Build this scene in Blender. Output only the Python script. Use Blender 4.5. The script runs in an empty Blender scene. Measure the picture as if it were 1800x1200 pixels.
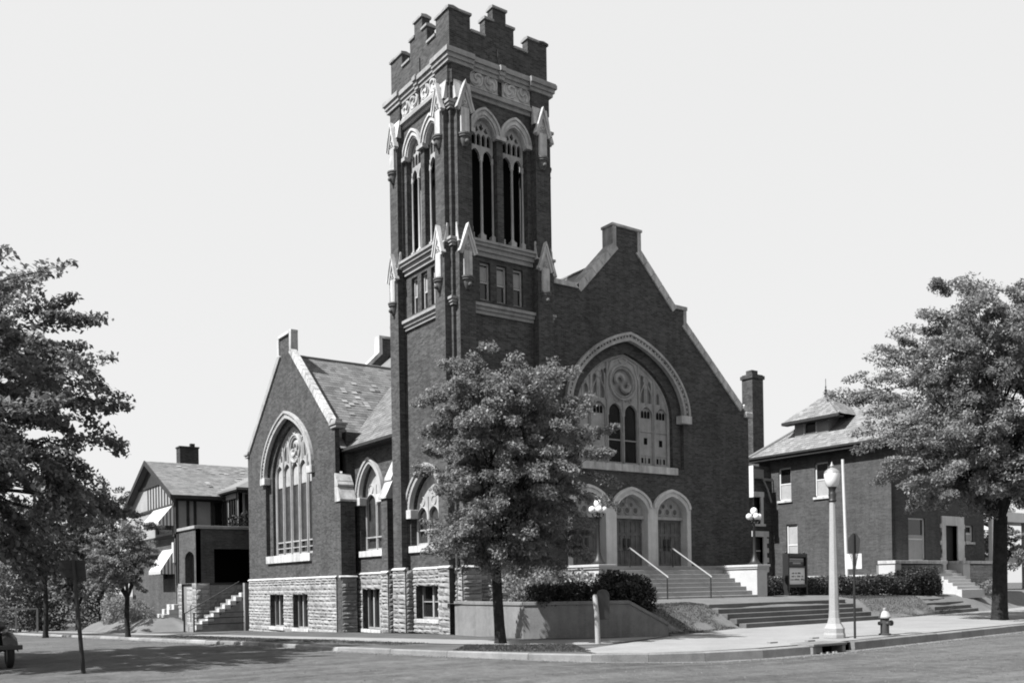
import bpy, bmesh, math, random
import numpy as np
from mathutils import Vector, Matrix
from mathutils.geometry import tessellate_polygon, delaunay_2d_cdt

SC = bpy.context.scene
COL = SC.collection
R = math.radians
random.seed(7)

# ------------------------------------------------------------------ camera, sky, sun, exposure
VA = math.atan2(2350.0, 1651.0)
VIEW = Vector((math.cos(VA), math.sin(VA), 0)); RIGHT0 = Vector((math.sin(VA), -math.cos(VA), 0)); UP0 = Vector((0, 0, 1))
CAMPOS = Vector((-18.911, -30.710, 1.75))
ROLL = R(0.9)
cam = bpy.data.cameras.new('camera'); camo = bpy.data.objects.new('camera', cam); COL.objects.link(camo)
cr = math.cos(ROLL) * RIGHT0 - math.sin(ROLL) * UP0
cu_ = math.sin(ROLL) * RIGHT0 + math.cos(ROLL) * UP0
M = Matrix.Identity(4)
for i in range(3):
    M[i][0] = cr[i]; M[i][1] = cu_[i]; M[i][2] = -VIEW[i]; M[i][3] = CAMPOS[i]
camo.matrix_world = M
cam.sensor_width = 36; cam.lens = 1651.0 / 1800 * 36; cam.shift_y = 430.0 / 1800
cam.clip_start = 0.1; cam.clip_end = 3000
SC.camera = camo

SUN_EL = R(52); SUN_AZ = (-0.998, 0.06)
sd = Vector((SUN_AZ[0] * math.cos(SUN_EL), SUN_AZ[1] * math.cos(SUN_EL), math.sin(SUN_EL))).normalized()
world = bpy.data.worlds.new("World"); SC.world = world; world.use_nodes = True
nt = world.node_tree
for n in list(nt.nodes): nt.nodes.remove(n)
sky = nt.nodes.new('ShaderNodeTexSky'); sky.sky_type = 'NISHITA'; sky.sun_disc = False
sky.sun_elevation = SUN_EL; sky.sun_rotation = math.atan2(SUN_AZ[0], SUN_AZ[1]); sky.dust_density = 3.0; sky.air_density = 1.0
bw = nt.nodes.new('ShaderNodeRGBToBW')
mixs = nt.nodes.new('ShaderNodeMix'); mixs.data_type = 'RGBA'; mixs.inputs[0].default_value = 0.9
mixs.inputs[7].default_value = (3.75, 3.75, 3.75, 1)      # white haze of a black and white plate
bg = nt.nodes.new('ShaderNodeBackground'); bg.inputs['Strength'].default_value = 0.1
wo = nt.nodes.new('ShaderNodeOutputWorld')
nt.links.new(sky.outputs[0], bw.inputs[0]); nt.links.new(bw.outputs[0], mixs.inputs[6])
nt.links.new(mixs.outputs[2], bg.inputs[0]); nt.links.new(bg.outputs[0], wo.inputs[0])
sl = bpy.data.lights.new('sun', 'SUN'); sl.energy = 5.0; sl.angle = R(0.6); sl.color = (1.0, 1.0, 1.0)
so = bpy.data.objects.new('sun', sl); COL.objects.link(so); so.rotation_euler = sd.to_track_quat('Z', 'Y').to_euler()
SC.view_settings.view_transform = 'Standard'; SC.view_settings.look = 'None'
SC.view_settings.exposure = 1.25; SC.view_settings.gamma = 1.0
SC.render.engine = 'CYCLES'
SC.cycles.filter_width = 1.9; SC.cycles.max_bounces = 6; SC.cycles.transparent_max_bounces = 4

# ------------------------------------------------------------------ materials (all grey: the place is seen on a black and white plate)
def g(v): return (v, v, v, 1)
TONE = 0.62     # tone of the plate: grey albedos as the emulsion saw them

def newmat(name):
    m = bpy.data.materials.new(name); m.use_nodes = True
    nt = m.node_tree
    for n in list(nt.nodes): nt.nodes.remove(n)
    return m, nt

class NT:
    def __init__(s, name):
        s.m, s.t = newmat(name)
        s.out = s.n('ShaderNodeOutputMaterial')
    def n(s, typ, **kw):
        n = s.t.nodes.new(typ)
        for k, v in kw.items(): setattr(n, k, v)
        return n
    def l(s, a, b): s.t.links.new(a, b)
    def math(s, op, a, b=0.5, clamp=False):
        n = s.n('ShaderNodeMath', operation=op, use_clamp=clamp)
        for i, x in enumerate((a, b)):
            if isinstance(x, (int, float)): n.inputs[i].default_value = x
            else: s.l(x, n.inputs[i])
        return n.outputs[0]
    def pos(s): return s.n('ShaderNodeNewGeometry').outputs['Position']
    def noise(s, vec, scale, detail=4, rough=0.6):
        n = s.n('ShaderNodeTexNoise'); n.inputs['Scale'].default_value = scale
        n.inputs['Detail'].default_value = detail; n.inputs['Roughness'].default_value = rough
        s.l(vec, n.inputs['Vector']); return n.outputs['Fac']
    def rng(s, x, a, b, c, d):
        n = s.n('ShaderNodeMapRange')
        s.l(x, n.inputs[0])
        for i, v in enumerate((a, b, c, d)): n.inputs[i + 1].default_value = v
        return n.outputs[0]
    def wallvec(s):
        # brick coordinates: along the wall whichever way it faces, and height
        geo = s.n('ShaderNodeNewGeometry')
        sp = s.n('ShaderNodeSeparateXYZ'); s.l(geo.outputs['Position'], sp.inputs[0])
        sn = s.n('ShaderNodeSeparateXYZ'); s.l(geo.outputs['True Normal'], sn.inputs[0])
        ax = s.math('ABSOLUTE', sn.outputs[0]); ay = s.math('ABSOLUTE', sn.outputs[1])
        f = s.math('GREATER_THAN', ax, ay)
        u = s.math('ADD', s.math('MULTIPLY', sp.outputs[1], f), s.math('MULTIPLY', sp.outputs[0], s.math('SUBTRACT', 1.0, f)))
        c = s.n('ShaderNodeCombineXYZ'); s.l(u, c.inputs[0]); s.l(sp.outputs[2], c.inputs[1])
        return c.outputs[0]
    def bsdf(s, col, rough=0.8, bump=None, strength=0.3, dist=0.02, spec=0.3):
        b = s.n('ShaderNodeBsdfPrincipled')
        b.inputs['Roughness'].default_value = rough
        b.inputs['Specular IOR Level'].default_value = spec
        if isinstance(col, (int, float)): b.inputs['Base Color'].default_value = g(col)
        else: s.l(col, b.inputs['Base Color'])
        if bump is not None:
            bp = s.n('ShaderNodeBump'); bp.inputs['Strength'].default_value = strength; bp.inputs['Distance'].default_value = dist
            s.l(bump, bp.inputs['Height']); s.l(bp.outputs[0], b.inputs['Normal'])
        s.l(b.outputs[0], s.out.inputs[0]); return b

def noisy(name, v, amp=0.25, scale=3.0, fine=30.0, rough=0.85, bump=0.3, dist=0.02, spec=0.25):
    v *= TONE
    s = NT(name); p = s.pos()
    a = s.noise(p, scale, 5); b = s.noise(p, fine, 3)
    f = s.math('ADD', s.rng(a, .3, .7, 1 - amp, 1 + amp), s.rng(b, .3, .7, -amp * .6, amp * .6))
    s.bsdf(s.math('MULTIPLY', f, v), rough, b, bump, dist, spec)
    return s.m

def brickmat(name, v, mortar=1.5, amp=0.3, bw=0.22, bh=0.075):
    v *= TONE
    s = NT(name); vec = s.wallvec()
    bt = s.n('ShaderNodeTexBrick'); s.l(vec, bt.inputs['Vector'])
    bt.inputs['Scale'].default_value = 1.0; bt.inputs['Brick Width'].default_value = bw; bt.inputs['Row Height'].default_value = bh
    bt.inputs['Mortar Size'].default_value = 0.007; bt.inputs['Mortar Smooth'].default_value = .2; bt.inputs['Bias'].default_value = 0.0
    bt.inputs['Color1'].default_value = g(v * (1 - amp)); bt.inputs['Color2'].default_value = g(v * (1 + amp)); bt.inputs['Mortar'].default_value = g(v * mortar)
    p = s.pos()
    a = s.noise(p, 0.7, 5); b = s.noise(p, 9.0, 3)
    f = s.math('ADD', s.rng(a, .3, .7, .82, 1.15), s.rng(b, .3, .7, -.16, .16))
    mq = s.n('ShaderNodeMapping'); mq.inputs['Scale'].default_value = (.7, .7, 6.5); s.l(p, mq.inputs['Vector'])
    f = s.math('ADD', f, s.rng(s.noise(mq.outputs[0], 1.0, 4, .7), .3, .7, -.17, .17))
    mp = s.n('ShaderNodeMapping'); mp.inputs['Scale'].default_value = (2.2, 2.2, .16); s.l(p, mp.inputs['Vector'])
    f = s.math('ADD', f, s.rng(s.noise(mp.outputs[0], 1.2, 5, .65), .35, .7, .08, -.2))
    mm = s.n('ShaderNodeMix', data_type='RGBA', blend_type='MULTIPLY'); mm.inputs[0].default_value = 1
    s.l(bt.outputs['Color'], mm.inputs[6])
    cc = s.n('ShaderNodeCombineColor'); [s.l(f, cc.inputs[i]) for i in range(3)]
    s.l(cc.outputs[0], mm.inputs[7])
    s.bsdf(mm.outputs[2], 0.9, s.math('SUBTRACT', 1.0, bt.outputs['Fac']), 0.5, 0.01, .2)
    return s.m

def leafmat(name, v, tr=0.35):
    v *= TONE
    s = NT(name)
    geo = s.n('ShaderNodeNewGeometry')
    f = s.rng(geo.outputs['Random Per Island'], 0, 1, .72, 1.28)
    c = s.math('MULTIPLY', f, v)
    cc = s.n('ShaderNodeCombineColor'); [s.l(c, cc.inputs[i]) for i in range(3)]
    b = s.n('ShaderNodeBsdfPrincipled'); b.inputs['Roughness'].default_value = .55; b.inputs['Specular IOR Level'].default_value = .35
    s.l(cc.outputs[0], b.inputs['Base Color'])
    t = s.n('ShaderNodeBsdfTranslucent'); s.l(cc.outputs[0], t.inputs[0])
    mx = s.n('ShaderNodeMixShader'); mx.inputs[0].default_value = tr
    s.l(b.outputs[0], mx.inputs[1]); s.l(t.outputs[0], mx.inputs[2]); s.l(mx.outputs[0], s.out.inputs[0])
    return s.m

def slatemat(name, v, var=.3):
    v *= TONE
    s = NT(name); p = s.pos(); geo = s.n('ShaderNodeNewGeometry')
    f = s.math('ADD', s.rng(geo.outputs['Random Per Island'], 0, 1, 1 - var, 1 + var), s.rng(s.noise(p, .8, 5), .3, .7, -.18, .18))
    f = s.math('ADD', f, s.rng(s.noise(p, 20, 3), .3, .7, -.12, .12))
    s.bsdf(s.math('MULTIPLY', f, v), .85, s.noise(p, 30, 2), .3, .01, .3)
    return s.m

def plain(name, v, rough=.6, spec=.4, metal=0.):
    v *= TONE
    s = NT(name); b = s.bsdf(v, rough, spec=spec); b.inputs['Metallic'].default_value = metal
    return s.m

def stainmat(name, v, amp, rough=.9, streak=0.0, bump=.35, objvar=0.0):
    # weathered mineral surface with blotches, hairline cracks and fine grain; streak adds run marks down the face
    v *= TONE
    s = NT(name); p = s.pos()
    a = s.noise(p, .55, 6, .65); b = s.noise(p, 40.0, 2); c = s.noise(p, 4.0, 5, .7)
    f = s.math('ADD', s.rng(a, .3, .7, 1 - amp, 1 + amp), s.rng(b, .25, .75, -.16, .16))
    f = s.math('ADD', f, s.rng(c, .3, .7, -amp * .5, amp * .5))
    if streak:
        mp = s.n('ShaderNodeMapping'); mp.inputs['Scale'].default_value = (3.0, 3.0, .25); s.l(p, mp.inputs['Vector'])
        f = s.math('ADD', f, s.rng(s.noise(mp.outputs[0], 1.5, 4), .35, .65, -streak, streak))
    if objvar: f = s.math('ADD', f, s.rng(s.n('ShaderNodeObjectInfo').outputs['Random'], 0, 1, -objvar, objvar))
    s.bsdf(s.math('MULTIPLY', s.math('MAXIMUM', f, .2), v), rough, b, bump, .015, .2)
    return s.m

def roadmat(name, v):
    # oiled macadam: broad worn patches, streaks along the traffic, small stones
    v *= TONE
    s = NT(name); p = s.pos()
    a = s.noise(p, .16, 6, .7); b = s.noise(p, 55.0, 2, .8); c = s.noise(p, 2.6, 6, .8); d = s.noise(p, 14.0, 4, .8)
    mp = s.n('ShaderNodeMapping'); mp.inputs['Rotation'].default_value = (0, 0, R(6)); mp.inputs['Scale'].default_value = (.12, 1.4, 1); s.l(p, mp.inputs['Vector'])
    e = s.noise(mp.outputs[0], 1.0, 5, .7)
    f = s.math('ADD', s.rng(a, .3, .7, .78, 1.22), s.rng(b, .2, .8, -.35, .35))
    f = s.math('ADD', f, s.rng(c, .33, .67, -.34, .34)); f = s.math('ADD', f, s.rng(d, .3, .7, -.3, .3)); f = s.math('ADD', f, s.rng(e, .33, .67, -.24, .24))
    s.bsdf(s.math('MULTIPLY', s.math('MAXIMUM', f, .3), v), .92, s.math('ADD', b, d), .8, .02, .15)
    return s.m

def awningmat(name):
    s = NT(name); sp = s.n('ShaderNodeSeparateXYZ'); s.l(s.pos(), sp.inputs[0])
    w = s.math('PINGPONG', sp.outputs[1], .22)
    st = s.math('GREATER_THAN', w, .12)
    s.bsdf(s.rng(st, 0, 1, .16, .62), .9)
    return s.m

MT = dict(
    brick=brickmat('brick', .078, 1.5, .38), brick_house=brickmat('brick_house', .085, 1.3, .2),
    brick_lit=brickmat('brick_lit', .095, 1.4, .25), brick_chimney=brickmat('brick_chimney', .05),
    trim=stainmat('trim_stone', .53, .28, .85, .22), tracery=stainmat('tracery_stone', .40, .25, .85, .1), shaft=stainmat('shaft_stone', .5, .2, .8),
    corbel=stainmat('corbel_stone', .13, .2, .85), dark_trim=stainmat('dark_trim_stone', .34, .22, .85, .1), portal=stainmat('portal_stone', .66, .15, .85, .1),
    block=stainmat('rubble_stone', .31, .3, .95, 0, .8, .16), block_back=stainmat('mortar', .22, .2), cheek=stainmat('cheek_stone', .56, .1, .8),
    slate=slatemat('slate', .175), slate_edge=noisy('slate_dark', .14, .3, 1.2, 18), slate_pale=slatemat('slate_worn', .30, .25),
    shingle=slatemat('shingle', .22), tile=slatemat('tile', .2, .22),
    concrete=stainmat('concrete', .30, .13), kerb=stainmat('kerb_stone', .27, .25, .9, 0, .35, .22), road=roadmat('road', .125), gutter=stainmat('gutter_stone', .17, .3), wallconc=stainmat('wall_concrete', .235, .22, .9, .1), bankstep=stainmat('bank_step_stone', .15, .25), lawn=noisy('lawn_grass', .165, .16, .9, 34, .95, .5, .025),
    steps=stainmat('step_stone', .36, .16), grass=noisy('grass', .10, .35, .9, 30, .95, .6, .03), soil=noisy('soil', .05, .3, 2, 20),
    blade=leafmat('grass_blade', .085, .3),
    wood=noisy('dark_wood', .035, .3, 4, 25, .7), door=noisy('door_wood', .15, .3, 3, 30, .6), iron=plain('iron', .022, .5), rail=plain('rail_metal', .34, .5, .4, .3),
    white=noisy('white_paint', .72, .08, 2, 25, .6, .1), globe=plain('globe_glass', .86, .25, .5), glass=plain('window_glass', .018, .12, .5),
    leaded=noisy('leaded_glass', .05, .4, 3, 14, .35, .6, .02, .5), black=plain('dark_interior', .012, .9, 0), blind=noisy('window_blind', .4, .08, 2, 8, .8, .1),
    plaster=stainmat('plaster', .36, .14), post=stainmat('lamp_concrete', .40, .1, .8), bark=noisy('bark', .028, .5, 5, 22, .95, 1.0, .05),
    leaf=leafmat('leaf', .28, .42), leaf_dark=leafmat('leaf_dark', .075), leaf_big=leafmat('leaf_big', .21, .4), leaf_pale=leafmat('leaf_pale', .27, .4), leaf_right=leafmat('leaf_right', .29, .42),
    yew=leafmat('yew', .028, .15), hedge=leafmat('hedge_leaf', .055, .2), awning=awningmat('awning_cloth'), canvas=noisy('canvas', .52, .06, 2, 20),
    paint_dark=plain('dark_paint', .03, .35), rubber=plain('rubber', .02, .8), chrome=plain('nickel', .45, .25, .5, .9), hydrant=noisy('hydrant_paint', .07, .2, 5, 30, .5),
    hydrant_cap=noisy('hydrant_cap_paint', .42, .15, 5, 30, .5), paper=plain('notice_paper', .95, .7), ink=plain('ink', .12, .8), gilt=plain('pale_lettering', .6, .6), signback=noisy('sign_back', .028, .3, 4, 20, .6),
)

# ------------------------------------------------------------------ object helpers
WM = {}
I4 = Matrix.Identity(4)

def frame(o, U, D):
    m = Matrix.Identity(4)
    for i in range(3):
        m[i][0] = U[i]; m[i][1] = D[i]; m[i][2] = (0, 0, 1)[i]; m[i][3] = o[i]
    return m
def front(y, x=0, z=0): return frame((x, y, z), (1, 0, 0), (0, -1, 0))
def side(x, y=0, z=0): return frame((x, y, z), (0, 1, 0), (-1, 0, 0))
def at(x, y, z, rz=0): return Matrix.Translation((x, y, z)) @ Matrix.Rotation(rz, 4, 'Z')

def place(o, parent, m):
    COL.objects.link(o)
    if parent is not None:
        o.parent = parent; o.matrix_parent_inverse = WM[parent].inverted()
    o.matrix_basis = m
    WM[o] = m.copy()
    return o

def tag(o, label=None, cat=None, group=None, kind=None):
    if label: o['label'] = label
    if cat: o['category'] = cat
    if group: o['group'] = group
    if kind: o['kind'] = kind
    return o

def thing(name, label, cat, loc=(0, 0, 0), group=None):
    return tag(place(bpy.data.objects.new(name, None), None, Matrix.Translation(loc)), label, cat, group)

class MB:
    """collects boxes, prisms and tubes in local (u, d, z): along the wall, outward, up"""
    def __init__(s): s.v = []; s.f = []; s.sm = []
    def add(s, vs, fs, smooth=False):
        b = len(s.v); s.v += [tuple(v) for v in vs]
        for f in fs: s.f.append(tuple(i + b for i in f)); s.sm.append(smooth)
        return s
    def box(s, u0, u1, d0, d1, z0, z1):
        u0, u1 = sorted((u0, u1)); d0, d1 = sorted((d0, d1)); z0, z1 = sorted((z0, z1))
        return s.add([(u0, d0, z0), (u1, d0, z0), (u1, d1, z0), (u0, d1, z0), (u0, d0, z1), (u1, d0, z1), (u1, d1, z1), (u0, d1, z1)],
                     [(0, 3, 2, 1), (4, 5, 6, 7), (0, 1, 5, 4), (1, 2, 6, 5), (2, 3, 7, 6), (3, 0, 4, 7)])
    def prism(s, outer, d0, d1, holes=()):
        loops = [list(outer)] + [list(h) for h in holes]
        flat = [p for lp in loops for p in lp]; n = len(flat)
        tris = tessellate_polygon([[Vector((p[0], p[1], 0)) for p in lp] for lp in loops])
        vs = [(p[0], d1, p[1]) for p in flat] + [(p[0], d0, p[1]) for p in flat]
        fs = [tuple(t) for t in tris] + [tuple(i + n for i in reversed(t)) for t in tris]
        k = 0
        for lp in loops:
            m = len(lp)
            for i in range(m):
                a, b = k + i, k + (i + 1) % m
                fs.append((a, b, b + n, a + n))
            k += m
        return s.add(vs, fs)
    def prof(s, pts, u0, u1):          # (d, z) outline drawn out along u
        n = len(pts); vs = [(u0, p[0], p[1]) for p in pts] + [(u1, p[0], p[1]) for p in pts]
        fs = [(i, (i + 1) % n, (i + 1) % n + n, i + n) for i in range(n)]
        t = tessellate_polygon([[Vector((p[0], p[1], 0)) for p in pts]])
        return s.add(vs, fs + [tuple(q) for q in t] + [tuple(i + n for i in reversed(q)) for q in t])
    def tube(s, path, r, n=8, smooth=True, closed=False):
        P = [Vector(p) for p in path]; m = len(P)
        rs = r if isinstance(r, (list, tuple)) else [r] * m
        vs = []; ref = None
        for i, p in enumerate(P):
            if closed: t = (P[(i + 1) % m] - P[i - 1])
            else: t = P[min(i + 1, m - 1)] - P[max(i - 1, 0)]
            t.normalize()
            if ref is None: ref = Vector((0, 0, 1)) if abs(t.z) < .9 else Vector((1, 0, 0))
            a = (ref - t * ref.dot(t)).normalized(); ref = a; b = t.cross(a)
            for k in range(n):
                w = 2 * math.pi * k / n
                vs.append(p + (a * math.cos(w) + b * math.sin(w)) * rs[i])
        fs = []
        for i in range(m if closed else m - 1):
            for k in range(n):
                fs.append((i * n + k, i * n + (k + 1) % n, ((i + 1) % m) * n + (k + 1) % n, ((i + 1) % m) * n + k))
        if not closed: fs += [tuple(range(n))[::-1], tuple(range((m - 1) * n, m * n))]
        return s.add(vs, fs, smooth)
    def lathe(s, prof, c=(0, 0, 0), n=16, smooth=True):
        vs = []
        for r, z in prof:
            for k in range(n):
                w = 2 * math.pi * k / n
                vs.append((c[0] + max(r, .0005) * math.cos(w), c[1] + max(r, .0005) * math.sin(w), c[2] + z))
        m = len(prof)
        fs = [(i * n + k, i * n + (k + 1) % n, (i + 1) * n + (k + 1) % n, (i + 1) * n + k) for i in range(m - 1) for k in range(n)]
        fs += [tuple(range(n))[::-1], tuple(range((m - 1) * n, m * n))]
        return s.add(vs, fs, smooth)
    def ring(s, cu, d, cz, r, t, n=24, k=6):
        return s.tube([(cu + r * math.cos(2 * math.pi * i / n), d, cz + r * math.sin(2 * math.pi * i / n)) for i in range(n)], t, k, True, True)
    def mesh(s, name, mats):
        me = bpy.data.meshes.new(name)
        me.from_pydata(s.v, [], s.f)
        bm = bmesh.new(); bm.from_mesh(me)
        bmesh.ops.recalc_face_normals(bm, faces=bm.faces); bm.to_mesh(me); bm.free()
        if any(s.sm):
            me.polygons.foreach_set('use_smooth', s.sm)
            if hasattr(me, 'set_sharp_from_angle'): me.set_sharp_from_angle(angle=R(42))
        for m in (mats if isinstance(mats, (list, tuple)) else [mats]): me.materials.append(MT[m])
        return me
    def build(s, name, mat, parent=None, m=I4, label=None, bevel=0):
        o = place(bpy.data.objects.new(name, s.mesh(name, mat)), parent, m)
        if bevel:
            b = o.modifiers.new('bevel', 'BEVEL'); b.width = bevel; b.segments = 2; b.limit_method = 'ANGLE'; b.angle_limit = R(40)
        if label: o['label'] = label
        return o

def inst(name, me, parent, m): return place(bpy.data.objects.new(name, me), parent, m)

def arch(cu, zs, w, h, n=12, mix=.6, p=1.8):
    pts = []
    for i in range(-n, n + 1):
        q = math.sin(abs(i) / n * math.pi / 2); x = w * (1 if i > 0 else -1) * q
        t = abs(x) / w
        z = h * (mix * math.sqrt(max(0, 1 - t ** p)) + (1 - mix) * math.sqrt(max(0, 1 - t)))
        pts.append((cu + x, zs + z))
    return pts
def opening(cu, z0, zs, w, h, n=12, **k): return [(cu - w, z0)] + arch(cu, zs, w, h, n, **k) + [(cu + w, z0)]
def rect(u0, u1, z0, z1): return [(u0, z0), (u0, z1), (u1, z1), (u1, z0)]
def band(mb, cu, zs, w0, h0, w1, h1, d0, d1, n=14):
    return mb.prism(arch(cu, zs, w1, h1, n) + arch(cu, zs, w0, h0, n)[::-1], d0, d1)
def disc(cu, cz, r, n=12): return [(cu + r * math.cos(2 * math.pi * i / n), cz - r * math.sin(2 * math.pi * i / n)) for i in range(n)]

# ------------------------------------------------------------------ ground levels
def zg(y): return -0.024 * min(max(0.0, y), 70.0)
CURB = [(-10.2, 110), (-9.6, 75), (-8.9, 40), (-8.3, 20), (-8.05, 5), (-7.8, 0), (-7.0, -4.6), (-5.6, -8.6), (-4.6, -11), (-3.7, -12.5), (-2.6, -13.4), (-1.2, -14.0), (.6, -14.35), (3, -14.4), (8.2, -13.85), (17.3, -12.8), (60, -8.2), (110, -2)]
def curb_h(x): return .11 + .13 * min(max((x + 7) / 6, 0), 1)
def zr(x, y): return zg(y) - curb_h(x) - .001

def sheet(name, poly, zf, mat, step=1.5, parent=None):
    xs = [p[0] for p in poly]; ys = [p[1] for p in poly]
    pts = [Vector(p) for p in poly]
    nx = max(1, int((max(xs) - min(xs)) / step)); ny = max(1, int((max(ys) - min(ys)) / step))
    from mathutils.geometry import intersect_point_line
    def inside(x, y):
        c = False; n = len(poly)
        for i in range(n):
            x1, y1 = poly[i]; x2, y2 = poly[i - 1]
            if (y1 > y) != (y2 > y) and x < (x2 - x1) * (y - y1) / (y2 - y1) + x1: c = not c
        return c
    n = len(poly); edges = [(i, (i + 1) % n) for i in range(n)]
    for i in range(nx):
        for j in range(ny):
            x = min(xs) + (i + .5 + random.uniform(-.1, .1)) * step; y = min(ys) + (j + .5 + random.uniform(-.1, .1)) * step
            if inside(x, y): pts.append(Vector((x, y)))
    vv, ee, ff, *_ = delaunay_2d_cdt(pts, edges, [tuple(range(n))], 1, 1e-4)
    mb = MB(); mb.add([(v.x, v.y, zf(v.x, v.y)) for v in vv], ff, True)
    me = bpy.data.meshes.new(name); me.from_pydata(mb.v, [], mb.f); me.polygons.foreach_set('use_smooth', [True] * len(me.polygons))
    bm = bmesh.new(); bm.from_mesh(me)
    for f in bm.faces:
        if f.normal.z < 0: f.normal_flip()
    bm.to_mesh(me); bm.free()
    me.materials.append(MT[mat])
    return place(bpy.data.objects.new(name, me), parent, I4)

BANK = [(3.65, -7.9), (6.5, -6.9), (8.85, -6.25), (19.0, -5.6), (22.8, -5.0), (28.0, -4.05), (32.0, -3.6), (41, -1.2), (70, 6)]
def dseg(p, a, b):
    ax, ay = a; bx, by = b; t = ((p[0] - ax) * (bx - ax) + (p[1] - ay) * (by - ay)) / ((bx - ax) ** 2 + (by - ay) ** 2)
    t = min(max(t, 0), 1); return math.hypot(p[0] - ax - t * (bx - ax), p[1] - ay - t * (by - ay))
def smooth(t): t = min(max(t, 0), 1); return t * t * (3 - 2 * t)
def zlawn(x, y):
    d = min(dseg((x, y), BANK[i], BANK[i + 1]) for i in range(len(BANK) - 1))
    top = 1.12 if x < 16 else 1.12 - .12 * smooth((x - 16) / 12)
    z = .01 + .90 * smooth(d / 1.5) + (top - .90) * smooth((d - 1.2) / 2.5)
    if y > 1: z += zg(y) * .5
    return z

def ground():
    S = 900
    mb = MB(); mb.add([(-S, -S, -2.2), (S, -S, -2.2), (S, S, -2.2), (-S, S, -2.2)], [(0, 1, 2, 3)])
    tag(mb.build('ground', 'grass'), kind='structure')
    # roads: one sheet under everything
    mb = MB(); xs = [-70, -45, -30, -22] + [-20 + 1.5 * i for i in range(24)] + [18, 24, 32, 45, 70, 110]; ys = [-80, -60, -45] + [-36 + 2 * i for i in range(30)] + [28, 34, 40, 50, 60, 70, 90, 110]
    n = len(ys)
    mb.add([(x, y, zr(x, y)) for x in xs for y in ys], [(i * n + j, (i + 1) * n + j, (i + 1) * n + j + 1, i * n + j + 1) for i in range(len(xs) - 1) for j in range(n - 1)], True)
    tag(mb.build('road', 'road'), kind='structure')
    # parkway turf inside the kerb
    inner = [(-9.4, 100)] + [(x + .18, y + .05) if y > -11 else (x + .1, y + .16) for x, y in CURB[1:-1]] + [(100, -3), (100, 100)]
    tag(sheet('turf', inner, lambda x, y: zg(y) - .012 - (.5 if (x > 1.5 and y > -3) else 0), 'grass', 2.5), kind='structure')
    # kerb stones
    root = tag(place(bpy.data.objects.new('kerb', None), None, Matrix.Translation((-5.5, -9, 0))), kind='structure')
    pts = []
    for i in range(len(CURB) - 1):
        a, b = Vector(CURB[i]), Vector(CURB[i + 1]); L = (b - a).length; k = max(1, round(L / 1.9))
        if a.y > 45 or a.x > 40: k = max(1, round(L / 6))
        for j in range(k): pts.append(a + (b - a) * j / k)
    pts.append(Vector(CURB[-1]))
    skip = None
    for i in range(len(pts) - 1):
        a, b = pts[i], pts[i + 1]; t = (b - a); L = t.length; t.normalize(); nrm = Vector((-t.y, t.x))
        if -.1 < (a.x + b.x) / 2 - 2.6 < 1.3 and a.y < -13: continue      # gap for the storm drain
        h = random.uniform(-.008, .008); a2 = a + t * .008; b2 = b - t * .008
        mb = MB(); vs = []
        for p, q in ((a2, 0), (b2, 1)):
            zt = zg(p.y) + .012 + h; zb = zr(p.x, p.y) - .1
            vs += [(*(p), zb), (*(p + nrm * .02), zt - .03), (*(p + nrm * .05), zt), (*(p + nrm * .2), zt), (*(p + nrm * .2), zb)]
        mb.add(vs, [(0, 1, 6, 5), (1, 2, 7, 6), (2, 3, 8, 7), (3, 4, 9, 8), (0, 4, 3, 2, 1), (5, 6, 7, 8, 9)])
        mb.build('kerb_stone', 'kerb', root)
    gut = [(x + .03, y + .03) for x, y in CURB[1:-1]] + [(x - .42 if y > -11 else x - .2, y if y > -11 else y - .38) for x, y in CURB[1:-1]][::-1]
    tag(sheet('gutter', gut, lambda x, y: zr(x, y) + .006, 'gutter', 4), kind='structure')
    # the corner plaza pavement
    plaza = [(-3.35, -12.3), (-3.0, -11.1), (-1.6, -10.4), (0, -9.75), (1.6, -9.0), (3.4, -8.1), (6.5, -7.05), (8.8, -6.3), (19, -5.65), (22.8, -5.05), (28, -4.1), (32, -3.65), (41, -1.3), (70, 5.7), (70, -6.75), (60, -7.8), (17.3, -12.4), (8.2, -13.46), (3.98, -13.95), (2.4, -13.97), (.6, -14.0), (-1.1, -13.72), (-2.4, -13.2)]
    tag(sheet('pavement', plaza, lambda x, y: .012, 'concrete', 3), kind='structure')
    walk = [(-8.6, 100), (-7.6, 60), (-6.9, 34), (-6.2, 20), (-6.0, 7), (-5.5, 0), (-5.0, -2.5), (-3.75, -5.9), (-2.6, -8), (-1.6, -9.1), (-.6, -9.6), (1.2, -8.85), (3.2, -8.0), (2.2, -7.55), (.2, -7.1), (-1.1, -6.2), (-2.3, -4.2), (-3.4, -1.5), (-4.2, 1), (-4.6, 11), (-5.2, 25), (-5.6, 34), (-6.4, 60), (-7.4, 100)]
    tag(sheet('side_walk', walk, lambda x, y: zg(y) + .006, 'concrete', 3), kind='structure')
    # raised lawn in front of the church and the brick house
    lawn = [(-.2, .5), (-.25, -5.0), (2.3, -6.85)] + BANK + [(70, 40), (17.5, 30), (17.5, 1.2), (5, 1.2)]
    tag(sheet('lawn', lawn, zlawn, 'lawn', .7), kind='structure')
ground()

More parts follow.
